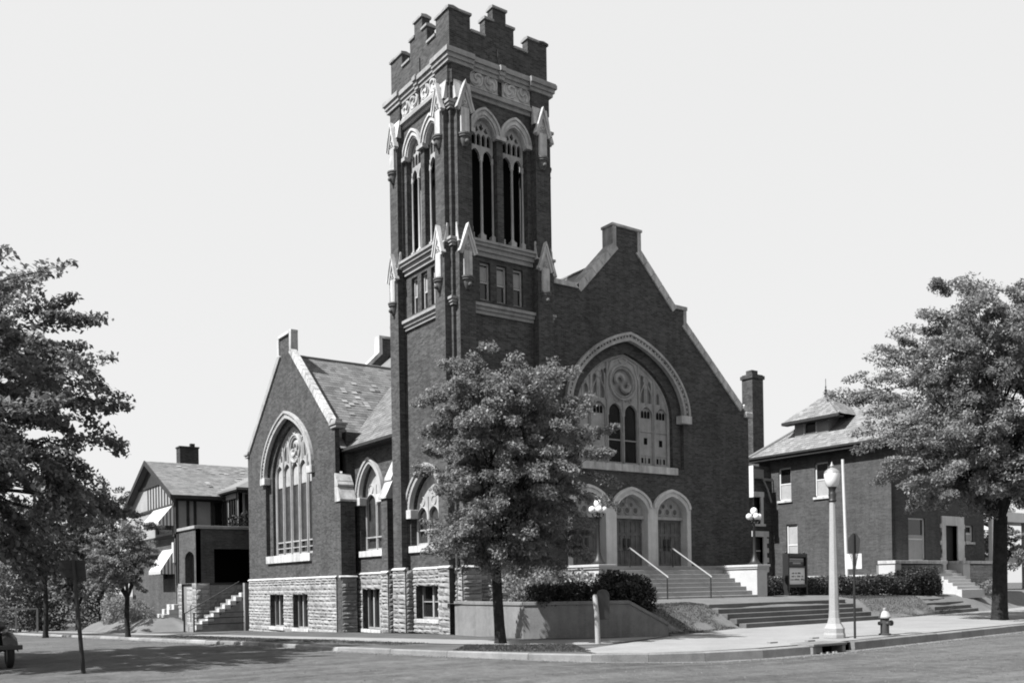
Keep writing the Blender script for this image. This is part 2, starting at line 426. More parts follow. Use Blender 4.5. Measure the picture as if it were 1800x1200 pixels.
# ------------------------------------------------------------------ rock-faced stone blocks
BLOCKS = []
def block_meshes():
    rr = random.Random(3); out = []
    for k in range(8):
        n, m = 4, 3; vs = []; fs = []
        for j in range(m + 1):
            for i in range(n + 1):
                e = i in (0, n) or j in (0, m)
                vs.append((i / n + (0 if i in (0, n) else rr.uniform(-.07, .07)), (.25 if e else rr.uniform(.55, 1.15)), j / m + (0 if j in (0, m) else rr.uniform(-.08, .08))))
        for j in range(m):
            for i in range(n): fs.append((j * (n + 1) + i, j * (n + 1) + i + 1, (j + 1) * (n + 1) + i + 1, (j + 1) * (n + 1) + i))
        b = len(vs); vs += [(0, 0, 0), (1, 0, 0), (1, 0, 1), (0, 0, 1)]
        bl = [i for i in range(n + 1)]; tl = [m * (n + 1) + i for i in range(n, -1, -1)]
        rl = [j * (n + 1) + n for j in range(m + 1)]; ll = [j * (n + 1) for j in range(m, -1, -1)]
        fs += [tuple([b + 1, b] + bl), tuple([b + 3, b + 2] + tl), tuple([b + 2, b + 1] + rl), tuple([b, b + 3] + ll)]
        mb = MB(); mb.add(vs, fs); out.append(mb.mesh('stone_block', 'block'))
    return out
BM = block_meshes()
def facing(store, fr, u0, u1, z0, z1, holes=(), course=.215, seed=0, depth=.075, wmin=.26, wmax=.8):
    rr = random.Random(seed); z = z0
    while z < z1 - .05:
        h = course * rr.choice([.62, .8, .95, 1.1, 1.4])
        if z1 - (z + h) < course * .6: h = z1 - z
        u = u0
        while u < u1 - .02:
            w = rr.uniform(wmin, wmax)
            if u1 - (u + w) < wmin * .7: w = u1 - u
            segs = [(u, u + w)]
            for a, b, c, d in holes:
                if z + h * .5 > c and z + h * .5 < d:
                    segs = [q for s0, s1 in segs for q in ((s0, min(s1, a)), (max(s0, b), s1)) if q[1] - q[0] > .06]
            for s0, s1 in segs: store.append((fr, s0 + .006, s1 - .006, z + .006, z + h - .006, depth * rr.uniform(.7, 1.2), rr.randrange(8)))
            u += w
        z += h
def lay_blocks(store, parent, limit=300):
    def key(b):
        c = b[0] @ Vector(((b[1] + b[2]) / 2, 0, (b[3] + b[4]) / 2)); n = b[0].to_3x3() @ Vector((0, 1, 0))
        v = CAMPOS - c; return -(b[2] - b[1]) * (b[4] - b[3]) * max(.02, n.dot(v.normalized())) / v.length_squared
    store.sort(key=key)
    for fr, a, b, c, d, dep, k in store[:limit]:
        inst('stone_block', BM[k], parent, fr @ Matrix.Translation((a, 0, c)) @ Matrix.Diagonal((b - a, dep, d - c, 1)))
    rest = store[limit:]
    if rest:
        mb = MB()
        for fr, a, b, c, d, dep, k in rest:
            m = fr @ Matrix.Translation((a, 0, c)) @ Matrix.Diagonal((b - a, dep, d - c, 1))
            mb.add([m @ v.co for v in BM[k].vertices], [tuple(p.vertices) for p in BM[k].polygons])
        tag(mb.build('stone_block', 'block', parent), kind='stuff')

def slates(mb, p0, U, V, nu_len, nv_len, inside=None, w=.28, e=.24, seed=0, lift=.007, skip=.0):
    """overlapping slates on the plane p0 + U*a + V*b (V up the slope)"""
    rr = random.Random(seed); N = Vector(U).cross(Vector(V)).normalized(); N = N if N.z > 0 else -N
    U = Vector(U).normalized(); V = Vector(V).normalized(); p0 = Vector(p0)
    b = 0; row = 0; out = []
    while b < nv_len:
        a = -(row % 2) * w * .5
        while a < nu_len:
            a0, a1 = max(a, 0), min(a + w, nu_len)
            if a1 - a0 > .04 and (inside is None or inside((a0 + a1) / 2, b + e / 2)):
                j = rr.uniform(0, .007); k = rr.uniform(-.016, .016)
                q = [p0 + U * (a0 + .003) + V * (b + k) + N * (lift + .006 + j), p0 + U * (a1 - .003) + V * (b + k) + N * (lift + .006 + j),
                     p0 + U * (a1 - .003) + V * min(b + e + .02, nv_len) + N * lift * .5, p0 + U * (a0 + .003) + V * min(b + e + .02, nv_len) + N * lift * .5,
                     p0 + U * (a0 + .003) + V * (b + k) + N * .0, p0 + U * (a1 - .003) + V * (b + k) + N * .0]
                out.append(q)
            a += w
        b += e; row += 1
    for q in out: mb.add(q, [(0, 1, 2, 3), (4, 5, 1, 0)])
    return mb

# ================================================================== CHURCH
church = thing('church', 'dark brick church with square battlemented bell tower and two stone-coped gables', 'church', (8, 10, 0))
S_ = 5.36; CT = 2.68
FT = [front(0), side(0), frame((S_, 0, 0), (0, 1, 0), (1, 0, 0)), frame((0, S_, 0), (1, 0, 0), (0, 1, 0))]

def tower():
    mb = MB()
    for x in (.28, S_ - 1.15):
        for y in (.28, S_ - 1.15): mb.box(x, x + .87, y, y + .87, -.3, 22.2)
    mb.box(.9, S_ - .9, .9, S_ - .9, -.2, 12.4)
    mb.box(.9, S_ - .9, .9, S_ - .9, 21.6, 22.3)
    tw = mb.build('tower', 'brick', church)
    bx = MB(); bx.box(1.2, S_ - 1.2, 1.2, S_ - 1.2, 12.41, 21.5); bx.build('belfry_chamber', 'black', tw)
    # openings of one face
    wins = [(1.62, 2.12), (2.43, 2.93), (3.24, 3.74)]
    bel = (1.93, 3.43)
    holes = [rect(a, b, 13.15, 14.66) for a, b in wins] + [opening(c, 15.45, 19.8, .6, .78, 8) for c in bel]
    wall = MB().prism(rect(1.1, S_ - 1.1, -.3, 22.1), -.75, -.40, holes).mesh('wall', 'brick')
    wall2 = MB().prism(rect(1.1, S_ - 1.1, -.3, 22.1), -.75, -.40, holes[:3] + holes[3:] + [opening(2.68, 3.47, 4.95, 1.42, 1.62, 10), rect(1.85, 3.65, .46, 1.88)]).mesh('wall', 'brick')
    b = MB()
    for c, sgn in ((.42, 1), (S_ - 1.15, 1)):
        b.box(c, c + .73, -.3, 0, -.3, 15.1)
        b.prof([(-.3, 15.1), (0, 15.1), (-.07, 15.75), (-.3, 15.75)], c + .004, c + .726)
        b.box(c + .03, c + .7, -.3, -.07, 15.7, 20.5)
        b.prof([(-.3, 20.5), (-.07, 20.5), (-.22, 21.5), (-.3, 21.5)], c + .034, c + .696)
        b.box(c - .1 if c < 1 else c - .04, c + .76 if c < 1 else c + .82, -.34, -.2, 21.3, 22.1)
    butt = b.mesh('buttress', 'brick')
    # strings and cornice
    def molding(z0, z1, dout, mat, name, steps):
        m = MB(); h = (z1 - z0)
        for k, (fa, fb, dd) in enumerate(steps):
            zz0, zz1 = z0 + h * fa, z0 + h * fb
            m.box(1.16, S_ - 1.16, -.6, -.4 + dout * dd, zz0, zz1)
        return m.mesh(name, mat)
    st1 = molding(12.55, 12.95, .24, 'dark_trim', 'string_course', [(0, .35, .35), (.35, .7, .65), (.7, 1, 1)])
    st2 = molding(14.85, 15.42, .34, 'dark_trim', 'string_course', [(0, .3, .25), (.3, .6, .5), (.6, .82, .8), (.82, 1, 1)])
    st3 = molding(21.05, 21.36, .2, 'dark_trim', 'string_course', [(0, .5, .4), (.5, 1, 1)])
    m = MB()
    for k, (z0, z1, d) in enumerate(((22.05, 22.2, -.12), (22.2, 22.36, -.06), (22.36, 22.52, .02), (22.52, 22.58, -.02))):
        m.box(1.3, S_ - 1.3, -1.0, d - .12, z0, z1)
        m.box(2.55, 2.81, -1.0, d - .04, z0 + .003, z1 + .003)
    cor = m.mesh('cornice', 'dark_trim')
    # frieze panels with two whirled roundels
    def panel():
        m = MB(); m.box(-.69, .69, 0, .06, 0, .76)
        m2 = []
        m.box(-.69, .69, .06, .1, 0, .05); m.box(-.69, .69, .06, .1, .71, .76)
        for c in (-.345, .345):
            m.ring(c, .075, .38, .295, .04, 20, 6)
            for k in range(2):
                a0 = k * math.pi + (.6 if c < 0 else 2.0)
                m.tube([(c + .27 * (1 - t) * math.cos(a0 + 2.6 * t), .075, .38 + .27 * (1 - t) * math.sin(a0 + 2.6 * t)) for t in [i / 8 for i in range(9)]], [.06, .065, .065, .06, .055, .05, .04, .035, .03], 6)
        return m.mesh('frieze_panel', 'trim')
    pan = panel()
    # gabled niche on each buttress
    m = MB()
    m.box(-.19, .19, -.04, .07, -1.0, 0)                                   # shaft
    m.prism([(-.35, -.12), (0, .98), (.35, -.12), (.26, -.16), (.19, .05), (0, .62), (-.19, .05), (-.26, -.16)], -.06, .10)
    m.prism([(-.41, -.06), (0, 1.08), (.41, -.06), (.35, -.10), (0, .92), (-.35, -.10)], -.06, .145)
    m.box(-.2, .2, -.2, .04, -.02, .55)
    m.ring(0, .06, .22, .07, .03, 10, 5); m.ring(-.07, .06, .08, .05, .02, 8, 4); m.ring(.07, .06, .08, .05, .02, 8, 4)
    niche = m.mesh('gablet', 'trim')
    m = MB(); m.lathe([(.10, -.5), (.17, -.36), (.2, -.2), (.2, -.16), (.25, -.14), (.25, -.1), (.23, -.09), (.27, -.06), (.27, 0)], (0, -.02, 0), 12)
    m.lathe([(.01, -.1), (.07, -.06), (.09, 0), (.06, .06), (.01, .1)], (0, .17, -.34), 8)
    corb = m.mesh('corbel', 'corbel')
    m = MB(); m.prof([(0, 0), (.20, 0), (.06, .75), (0, .75)], -.38, .38)
    weather = m.mesh('weathering', 'trim')
    # belfry window: hood, tracery, colonnettes
    m = MB()
    band(m, 0, 0, .56, .72, .72, .93, -.1, .06); band(m, 0, 0, .70, .9, .78, 1.0, -.1, .12); band(m, 0, 0, .50, .64, .57, .73, -.2, .0)
    for sx in (-1, 1): m.box(sx * .50, sx * .78, -.15, .14, -.14, .02)
    hood = m.mesh('hood_mould', 'trim')
    m = MB()
    lts = [opening(c, -.42, -.10, .10, .16, 4) for c in (-.36, -.12, .12, .36)]
    big = [opening(c, -4.3, -.86, .245, .3, 6) for c in (-.29, .29)]
    top = [[(-.1, .30), (0, .48), (.1, .30), (0, .16)], [(-.33, .14), (-.22, .34), (-.13, .2), (-.22, .1)], [(.33, .14), (.22, .1), (.13, .2), (.22, .34)]]
    m.prism([(-.56, -.5)] + arch(0, 0, .56, .70, 8) + [(.56, -.5), (.56, -.62), (.5, -.9)] + arch(.29, -.86, .21, .30, 5)[::-1][1:-1] + [(.08, -.9), (-.08, -.9)] + arch(-.29, -.86, .21, .30, 5)[::-1][1:-1] + [(-.5, -.9), (-.56, -.62)], -.34, -.22, lts + top)
    trac = m.mesh('tracery', 'tracery')
    m = MB()
    for c, r in ((-.54, .045), (0, .06), (.54, .045)):
        m.lathe([(r * 1.9, -4.35), (r * 1.9, -3.95), (r * 1.2, -3.9), (r, -3.85), (r * .95, -1.05), (r * 1.5, -1.0), (r * 1.3, -.95), (r * 1.1, -.8)], (c, -.26, 0), 8)
    m.box(-.13, .13, -.36, -.14, -4.36, -3.98); m.box(-.62, -.42, -.36, -.16, -4.36, -3.96); m.box(.42, .62, -.36, -.16, -4.36, -3.96)
    colm = m.mesh('colonnette', 'shaft')
    # small sash window of the middle stage
    m = MB(); m.box(-.25, -.19, 0, .08, 0, 1.5); m.box(.19, .25, 0, .08, 0, 1.5); m.box(-.19, .19, 0, .08, 0, .07); m.box(-.19, .19, 0, .08, 1.43, 1.5); m.box(-.19, .19, 0, .07, .7, .77)
    sashm = m.mesh('window', 'shaft')
    m = MB(); m.box(-.19, .19, 0, .02, .07, 1.43); gl = m.mesh('glass', 'glass')
    m = MB(); m.box(-.185, .185, 0, .012, .8, 1.36); bl = m.mesh('blind', 'blind')
    # battlement
    m = MB()
    prof = [(.05, 22.5), (.05, 24.2), (1.28, 24.2), (1.28, 23.6), (1.98, 23.6), (1.98, 24.33), (2.36, 24.33), (2.36, 24.9), (3.0, 24.9), (3.0, 24.33), (3.38, 24.33), (3.38, 23.6), (4.08, 23.6), (4.08, 24.2), (S_ - .05, 24.2), (S_ - .05, 22.5)]
    m.prism([(min(max(u, .30), S_ - .30), z) for u, z in prof], -.66, -.30); bat = m.mesh('battlement', 'brick')
    m = MB(); m.prism([(min(max(u, .662), S_ - .662), z - .003) for u, z in prof], -.66, -.30); bat2 = m.mesh('battlement', 'brick')
    pier = MB(); pier.box(2.55, 2.81, -.301, -.25, 22.6, 23.3); pier = pier.mesh('pilaster', 'brick')
    cops = [(.0, 1.33, 24.2), (1.3, 1.98, 23.6), (1.93, 2.4, 24.33), (2.31, 3.05, 24.9), (2.96, 3.43, 24.33), (3.38, 4.06, 23.6), (4.03, S_, 24.2)]
    m = {}
    for a, b, z in cops:
        q = MB(); q.box(max(a, .24), min(b, S_ - .24), -.72, -.24, z, z + .09); q.prof([(-.72, z + .09), (-.24, z + .09), (-.48, z + .14)], max(a, .24), min(b, S_ - .24)); m[(a, b)] = q.mesh('coping_stone', 'dark_trim')
    for fi, F in enumerate(FT):
        inst('wall', wall2 if fi == 1 else wall, tw, F)
        inst('buttress', butt, tw, F)
        for s in (st1, st2, st3): inst('string_course', s, tw, F)
        inst('cornice', cor, tw, F); inst('battlement', bat if fi in (0, 3) else bat2, tw, F); inst('pilaster', pier, tw, F)
        for k in m: inst('coping_stone', m[k], tw, F)
        for c in (1.87, 3.49): inst('frieze_panel', pan, tw, F @ Matrix.Translation((c, -.38, 21.43)))
        for z in (14.78, 20.34):
            for c in (.79, S_ - .79):
                dz = 0 if z < 16 else -.06
                inst('gablet', niche, tw, F @ Matrix.Translation((c, dz + .0, z)))
                inst('corbel', corb, tw, F @ Matrix.Translation((c, dz + .0, z - 1.0)))
                inst('weathering', weather, tw, F @ Matrix.Translation((c, -.2 + (.0 if z < 16 else -.06), z + .35)))
        for c in bel:
            inst('hood_mould', hood, tw, F @ Matrix.Translation((c, -.4, 19.8)))
            inst('tracery', trac, tw, F @ Matrix.Translation((c, -.4, 19.8)))
            inst('colonnette', colm, tw, F @ Matrix.Translation((c, -.4, 19.8)))
        for a, b_ in wins:
            w = F @ Matrix.Translation(((a + b_) / 2, -.62, 13.15))
            inst('sash_window', sashm, tw, w); inst('glass', gl, tw, w); inst('window_blind', bl, tw, w @ Matrix.Translation((0, .018, 0)))
    for x in (0, 1):
        for y in (0, 1):
            q = MB()
            for z0, z1, d in ((22.05, 22.2, -.13), (22.2, 22.36, -.07), (22.36, 22.52, .0), (22.52, 22.58, -.03)):
                a = (-d, 1.31) if x == 0 else (S_ - 1.31, S_ + d); b2 = (-d, 1.31) if y == 0 else (S_ - 1.31, S_ + d)
                q.box(*a, *b2, z0 + .003, z1 + .003)
            q.build('cornice', 'dark_trim', tw)
    # little stepped caps wrapping the corner piers at the string levels
    for z, mat in ((12.7, 'dark_trim'), (15.0, 'dark_trim'), (20.3, 'dark_trim')):
        for x in (0, 1):
            for y in (0, 1):
                q = MB(); cx = .53 if x == 0 else S_ - .53; cy = .53 if y == 0 else S_ - .53
                for k, e in enumerate((.31, .36, .41)): q.box(cx - e, cx + e, cy - e, cy + e, z + .1 * k, z + .1 * k + .1)
                q.build('pier_cap', mat, tw)
    return tw
TOWER = tower()

# ---- traceried window set in a wall: hood, springers, sill, tracery, glass
def dentil_hood(parent, F, cu, zs, w, h, t=.34):
    m = MB()
    band(m, cu, zs, w + .02, h + .02, w + t, h + t * .95, -.1, .03)
    band(m, cu, zs, w + t - .1, h + t * .95 - .1, w + t + .02, h + t * .95 + .03, -.1, .17)
    band(m, cu, zs, w - .03, h - .03, w + .12, h + .12, -.1, .11)
    a = arch(cu, zs, w + t * .53, h + t * .5, 60); L = 0; nxt = .12
    for i in range(1, len(a)):
        s = math.hypot(a[i][0] - a[i - 1][0], a[i][1] - a[i - 1][1]); L += s
        if L > nxt:
            nxt += t * .62; x, z = a[i]; e = t * .15
            m.box(x - e, x + e, .03, .12, z - e, z + e)
    m.build('hood_mould', 'tracery', parent, F)
def springers(parent, F, cu, zs, w, t=.34, full=True):
    for sx in (-1, 1):
        m = MB(); m.box(cu + sx * (w - .28), cu + sx * (w + t + .06), -.2, .18, zs - .32, zs + .05)
        m.build('springer_stone', 'trim', parent, F, bevel=.015)

def big_window(F, name, label, cu, z0, zs, w, h, lights, blind, headz, mull=.09, roundel=None, seed=0):
    """F: wall frame; the wall hole is w + .55 wide, the tracery sits back from the wall face"""
    rr = random.Random(seed)
    m = MB(); m.prism([(cu - w - .8, z0 - .1)] + arch(cu, zs, w + .8, h + .7, 14) + [(cu + w + .8, z0 - .1)], -.6, -.22, [opening(cu, z0, zs, w, h, 14)])
    m.build('window_reveal', 'brick', church, F)
    lw = 2 * w / lights
    cs = [cu - w + lw * (i + .5) for i in range(lights)]
    holes = [opening(c, z0 + .12, headz - lw * .34, lw / 2 - mull, lw * .42, 6) for c in cs]
    # pierced upper part
    def ceil(x):
        t = min(abs(x - cu) / w, 1); return zs + h * (.6 * math.sqrt(max(0, 1 - t ** 1.8)) + .4 * math.sqrt(max(0, 1 - t)))
    up = []
    for c in cs:
        for sx in (-1, 1):
            x = c + sx * lw * .23; hw = lw * .13; zb = headz + lw * .26
            zt = min(ceil(x - hw), ceil(x + hw)) - .22
            if roundel and abs(x - cu) < roundel[1] + .22: zt = min(zt, roundel[0] - math.sqrt(max(0, (roundel[1] + .1) ** 2 - max(0, abs(x - cu) - hw) ** 2)) - .06)
            else: zt = min(zt, zb + lw * 1.35)
            if zt - zb < .2: continue
            up.append(opening(x, zb, zt - min(.3, (zt - zb) * .5), hw, min(.3, (zt - zb) * .5) - .01, 4))
    if roundel:
        up.append(disc(cu, roundel[0], roundel[1] * .8, 20))
        for sx in (-1, 1):
            x, z = cu + sx * roundel[1] * 1.28, roundel[0] + roundel[1] * .55
            if z + .16 < ceil(x + sx * .16) - .1: up.append(disc(x, z, .13, 8))
        z = roundel[0] + roundel[1] * 1.42
        if z + .22 < ceil(cu + .22) - .06: up.append(disc(cu, z, roundel[1] * .24, 10))
    slab = MB(); slab.prism(opening(cu, z0, zs, w - .004, h - .004, 14), -.60, -.46, holes + up)
    tr = slab.build(name, 'tracery', church, F, label)
    gb = MB(); gb.prism([(cu - w, headz + .06)] + [(x, max(z, headz + .07)) for x, z in arch(cu, zs, w, h, 14)] + [(cu + w, headz + .06)], -.68, -.605); gb.build('tracery_ground', 'dark_trim', tr, F)
    r = MB(); d = -.45
    r.tube([(p[0], d, p[1]) for p in opening(cu, z0, zs, w - .06, h - .06, 14)], .075, 6)
    for i in range(lights + 1):
        x = cu - w + lw * i
        t = abs(x - cu) / w
        ztop = zs + (h - .1) * (.6 * math.sqrt(max(0, 1 - t ** 1.8)) + .4 * math.sqrt(max(0, 1 - t)))
        if roundel and abs(x - cu) < roundel[1]: ztop = headz + .25
        if 0 < i < lights: r.tube([(x, d + .02, z0), (x, d + .02, max(ztop, headz + .1))], .05, 6)
    for i, c in enumerate(cs):
        r.tube([(p[0], d, p[1]) for p in opening(c, headz - lw * .5, headz - lw * .34, lw / 2 - mull + .01, lw * .45, 6)], .035, 5)
        if not (roundel and abs(c - cu) < roundel[1] * .9):
            for sx in (-1, 1):
                r.tube([(c + sx * lw * .48, d, headz + .15), (c + sx * lw * .36, d, headz + lw * .7), (c + sx * lw * .05, d, headz + lw * 1.25)], .035, 5)
            r.tube([(c, d, headz + lw * .1), (c, d, headz + lw * .95)], .03, 5)
            r.ring(c, d, headz + lw * 1.35 if abs(c - cu) < w * .6 else headz + lw * .9, lw * .16, .03, 10, 5)
    if roundel:
        cz, rad = roundel
        r.ring(cu, d + .02, cz, rad, .07, 28, 6); r.ring(cu, d, cz, rad * .84, .035, 24, 5)
        for k, (ox, oz) in enumerate(((-.28, .12), (.3, -.15))):
            pts = [(cu + rad * (ox + .42 * (1 - .6 * t) * math.cos(k * math.pi + 4.2 * t)), d - .03, cz + rad * (oz + .42 * (1 - .6 * t) * math.sin(k * math.pi + 4.2 * t))) for t in [i / 10 for i in range(11)]]
            r.tube(pts, [.07 + .06 * math.sin(math.pi * i / 10) for i in range(11)], 6)
        r.ring(cu, d, cz + rad * 1.45, rad * .35, .05, 14, 5)
        for sx in (-1, 1):
            r.tube([(cu + sx * rad * 1.3, d, headz + .2), (cu + sx * rad * 1.28, d, cz), (cu + sx * rad * .9, d, cz + rad * 1.1), (cu, d, min(cz + rad * 1.9, zs + h - .15))], .055, 6)
            for q in (.55, .25): r.ring(cu + sx * rad * q, d, headz + .28, .1, .03, 8, 5)
    r.build('rib', 'tracery', tr, F)
    for i, c in enumerate(cs):
        if blind[i] == 1:
            q = MB(); q.box(c - lw / 2 + .02, c + lw / 2 - .02, -.60, -.53, z0 + .05, headz + .02)
            q.build('blind_panel', 'tracery', tr, F)
            k = rr.uniform(-.05, .05)
            q = MB(); q.box(c - .1, c + .1, -.53, -.515, z0 + 1.02 + k, z0 + 1.32 + k); q.build('vent', 'black', tr, F)
            for j in range(3):
                q = MB(); q.prism(opening(c + (j - 1) * lw * .2, headz - lw * .45, headz - lw * .2, lw * .075, lw * .1, 3), -.53, -.512); q.build('vent', 'black', tr, F)
                q = MB(); q.box(c + (j - 1) * lw * .22 - .06, c + (j - 1) * lw * .22 + .05, -.53, -.514, z0 + .18, z0 + .42); q.build('vent', 'black', tr, F)
            for a_, b_, e_ in ((1.62, 1.7, .04), (.52, .58, .03)):
                q = MB(); q.box(c - lw / 2 + mull, c + lw / 2 - mull, -.53, -.53 + e_, z0 + a_, z0 + b_); q.build('cross_bar', 'tracery', tr, F)
            q = MB(); q.box(c - .02, c + .02, -.53, -.5, z0 + .12, z0 + .52); q.build('cross_bar', 'tracery', tr, F)
        else:
            q = MB(); q.box(c - lw / 2 + .01, c + lw / 2 - .01, -.60, -.565, z0 + .05, headz + .05)
            q.build('glass', 'glass' if blind[i] == 0 else 'leaded', tr, F)
    return tr, cs, lw

# ---- entrance front
GY = .9; FG = front(GY); GC = 9.95
def coped_gable(fr, poly, holes, slope_pts, name, thick, ztop):
    w = MB(); w.prism(poly, -thick, 0, holes); w.build(name, 'brick', church, fr)
def coping_run(fr, p, q, n, thick, over=.07, h=.2, mat='trim', drop=.03, close=.004):
    """n coping stones from p to q (u,z) lying on a sloping wall top"""
    P, Q = Vector(p), Vector(q); t = (Q - P).normalized(); nn = Vector((-t.y, t.x)); nn = nn if nn.y > 0 or (nn.y == 0) else -nn
    if abs(t.x) < 1e-6: nn = Vector((1 if close < 0 else -1, 0))
    L = (Q - P).length
    for i in range(n):
        a = P + t * (L * i / n + .009); b = P + t * (L * (i + 1) / n - .009)
        m = MB(); m.prism([tuple(a - nn * drop), tuple(b - nn * drop), tuple(b + nn * h), tuple(a + nn * h)], -thick - .02, over)
        m.build('coping_stone', mat, church, fr, bevel=.012)

def entrance_front():
    W = 3.4
    doors = [7.45, 9.97, 12.49]
    right = [(17.9, -.3), (17.9, 10.15), (17.5, 10.35), (13.45, 14.05), (13.45, 14.62), (12.86, 14.62), (10.58, 16.95), (10.58, 17.75)]
    left = [(9.25, 17.75), (9.25, 16.95), (7.04, 14.62), (5.1, 14.62), (4.6, 13.2), (1.6, 10.2), (1.6, -.3)]
    poly = right + left
    holes = [opening(GC, 7.12, 9.55, W, 3.22, 14), [(6.3, 2.5)] + [(6.3, 5.2)] + arch(7.45, 5.2, 1.15, .8, 6)[1:] + arch(9.97, 5.2, 1.15, .8, 6) + arch(12.49, 5.2, 1.15, .8, 6)[:-1] + [(13.64, 5.2), (13.64, 2.5)]]
    w = MB(); w.prism(poly, -.62, 0, holes); w.build('front_wall', 'brick', church, FG)
    # coping
    T = .62
    coping_run(FG, (17.95, 10.2), (17.45, 10.42), 1, T, .1, .22); coping_run(FG, (17.45, 10.40), (13.47, 14.04), 9, T, .07, .14, 'trim', .2)
    m = MB(); m.box(17.6, 18.12, -T - .1, .14, 9.98, 10.22); m.prof([(-T - .1, 10.22), (.14, 10.22), (-.25, 10.62)], 17.62, 18.1); m.build('kneeler', 'trim', church, FG, bevel=.015)
    for x0, x1, z0, z1 in ((13.43, 13.62, 13.95, 14.66), (10.56, 10.76, 16.85, 17.78), (9.06, 9.26, 16.85, 17.78)):
        m = MB(); m.box(x0, x1, -T - .06, .06, z0, z1); m.build('coping_stone', 'trim', church, FG, bevel=.015)
    m = MB(); m.box(12.8, 13.66, -T - .08, .08, 14.66, 14.84); m.build('coping_stone', 'trim', church, FG, bevel=.015)
    coping_run(FG, (12.88, 14.62), (10.6, 16.93), 5, T, .07, .14, 'trim', .2); coping_run(FG, (7.02, 14.62), (9.23, 16.93), 5, T, .07, .16, 'trim', .2)
    m = MB(); m.box(9.0, 10.82, -T - .09, .09, 17.78, 17.9); m.build('coping_stone', 'trim', church, FG, bevel=.015)
    m = MB(); m.box(5.0, 7.06, -T - .07, .07, 14.62, 14.84); m.build('coping_stone', 'trim', church, FG, bevel=.015)
    # great window
    dentil_hood(church, FG, GC, 9.55, W, 3.22); springers(church, FG, GC, 9.6, W)
    big_window(FG, 'great_window', 'wide arched window of carved stone tracery with two dark lancets', GC, 7.2, 9.5, 2.88, 2.75, 6, (1, 1, 0, 0, 1, 1), 9.9, .09, (10.95, .78), 1)
    for i in range(5):
        a = 7.02 + i * 1.17; m = MB(); m.box(a + .004, a + 1.166, -.5, .1, 6.83, 7.16); m.build('sill_stone', 'trim', church, FG, bevel=.015)
    # crossbar of the two open lights
    m = MB()
    for c in (9.47, 10.43): m.box(c - .4, c + .4, -.56, -.53, 8.3, 8.36)
    m.build('glazing_bar', 'rail', church, FG)
    # portal of three doors
    outer = [(6.24, 2.5), (6.24, 5.25)] + arch(7.45, 5.25, 1.21, .92, 8)[1:-1] + [(8.66, 5.27)] + [(8.76, 5.27)] + arch(9.97, 5.25, 1.21, .92, 8)[1:-1] + [(11.18, 5.27), (11.28, 5.27)] + arch(12.49, 5.25, 1.21, .92, 8)[1:-1] + [(13.70, 5.25), (13.70, 2.5)]
    m = MB(); m.prism(outer, -.5, .05, [opening(c, 2.56, 5.0, .95, .82, 8) for c in doors])
    for c in doors:
        band(m, c, 5.25, 1.06, .78, 1.2, .9, .04, .12, 8); band(m, c, 5.0, .96, .83, 1.03, .9, .04, .08, 8)
    m.build('portal', 'portal', church, FG, label='pale stone surround of three pointed doorways', bevel=.012)
    for c in doors:
        t = MB(); t.prism(opening(c, 4.86, 5.0, 1.0, .85, 8), -.5, -.32)
        t.box(c - .96, c + .96, -.4, -.2, 4.74, 4.88)
        ty = t.build('tympanum', 'tracery', church, FG)
        q = MB()
        for k in (-.5, 0, .5): q.ring(c + k, -.31, 5.12, .17, .035, 12, 5)
        for k in (-.25, .25): q.ring(c + k, -.31, 5.38, .14, .03, 10, 5)
        q.ring(c, -.31, 5.56, .1, .03, 8, 5)
        q.tube([(p[0], -.31, p[1]) for p in opening(c, 4.9, 5.0, .86, .74, 8)], .04, 5); q.build('foil_ornament', 'tracery', ty, FG)
        dk = MB()
        for k in (-.5, 0, .5): dk.prism(disc(c + k, 5.12, .13, 8), -.33, -.312)
        for k in (-.25, .25): dk.prism(disc(c + k, 5.38, .1, 8), -.33, -.312)
        dk.build('foil_shade', 'door', ty, FG)  # dark discs put the shade of the foil recesses into colour
        for sx in (-1, 1):
            d = MB(); a, b = (c - .94, c - .006) if sx < 0 else (c + .006, c + .94)
            d.box(a, b, -.46, -.41, 2.56, 4.74)
            for zz in (2.56, 3.28, 3.98, 4.62): d.box(a, b, -.41, -.375, zz, zz + .12)
            for k in range(4): x = a + (b - a - .09) * k / 3; d.box(x, x + .09, -.41, -.378, 2.68, 4.62)
            lf = d.build('door', 'door', church, FG)
            pl = MB(); x = c - sx * -.13; pl.box(x - .07, x + .07, -.375, -.35, 3.3, 3.85); pl.lathe([(.03, -.03), (.045, 0), (.03, .03)], (x, -.32, 3.5), 8); pl.build('handle_plate', 'iron', lf, FG)
entrance_front()

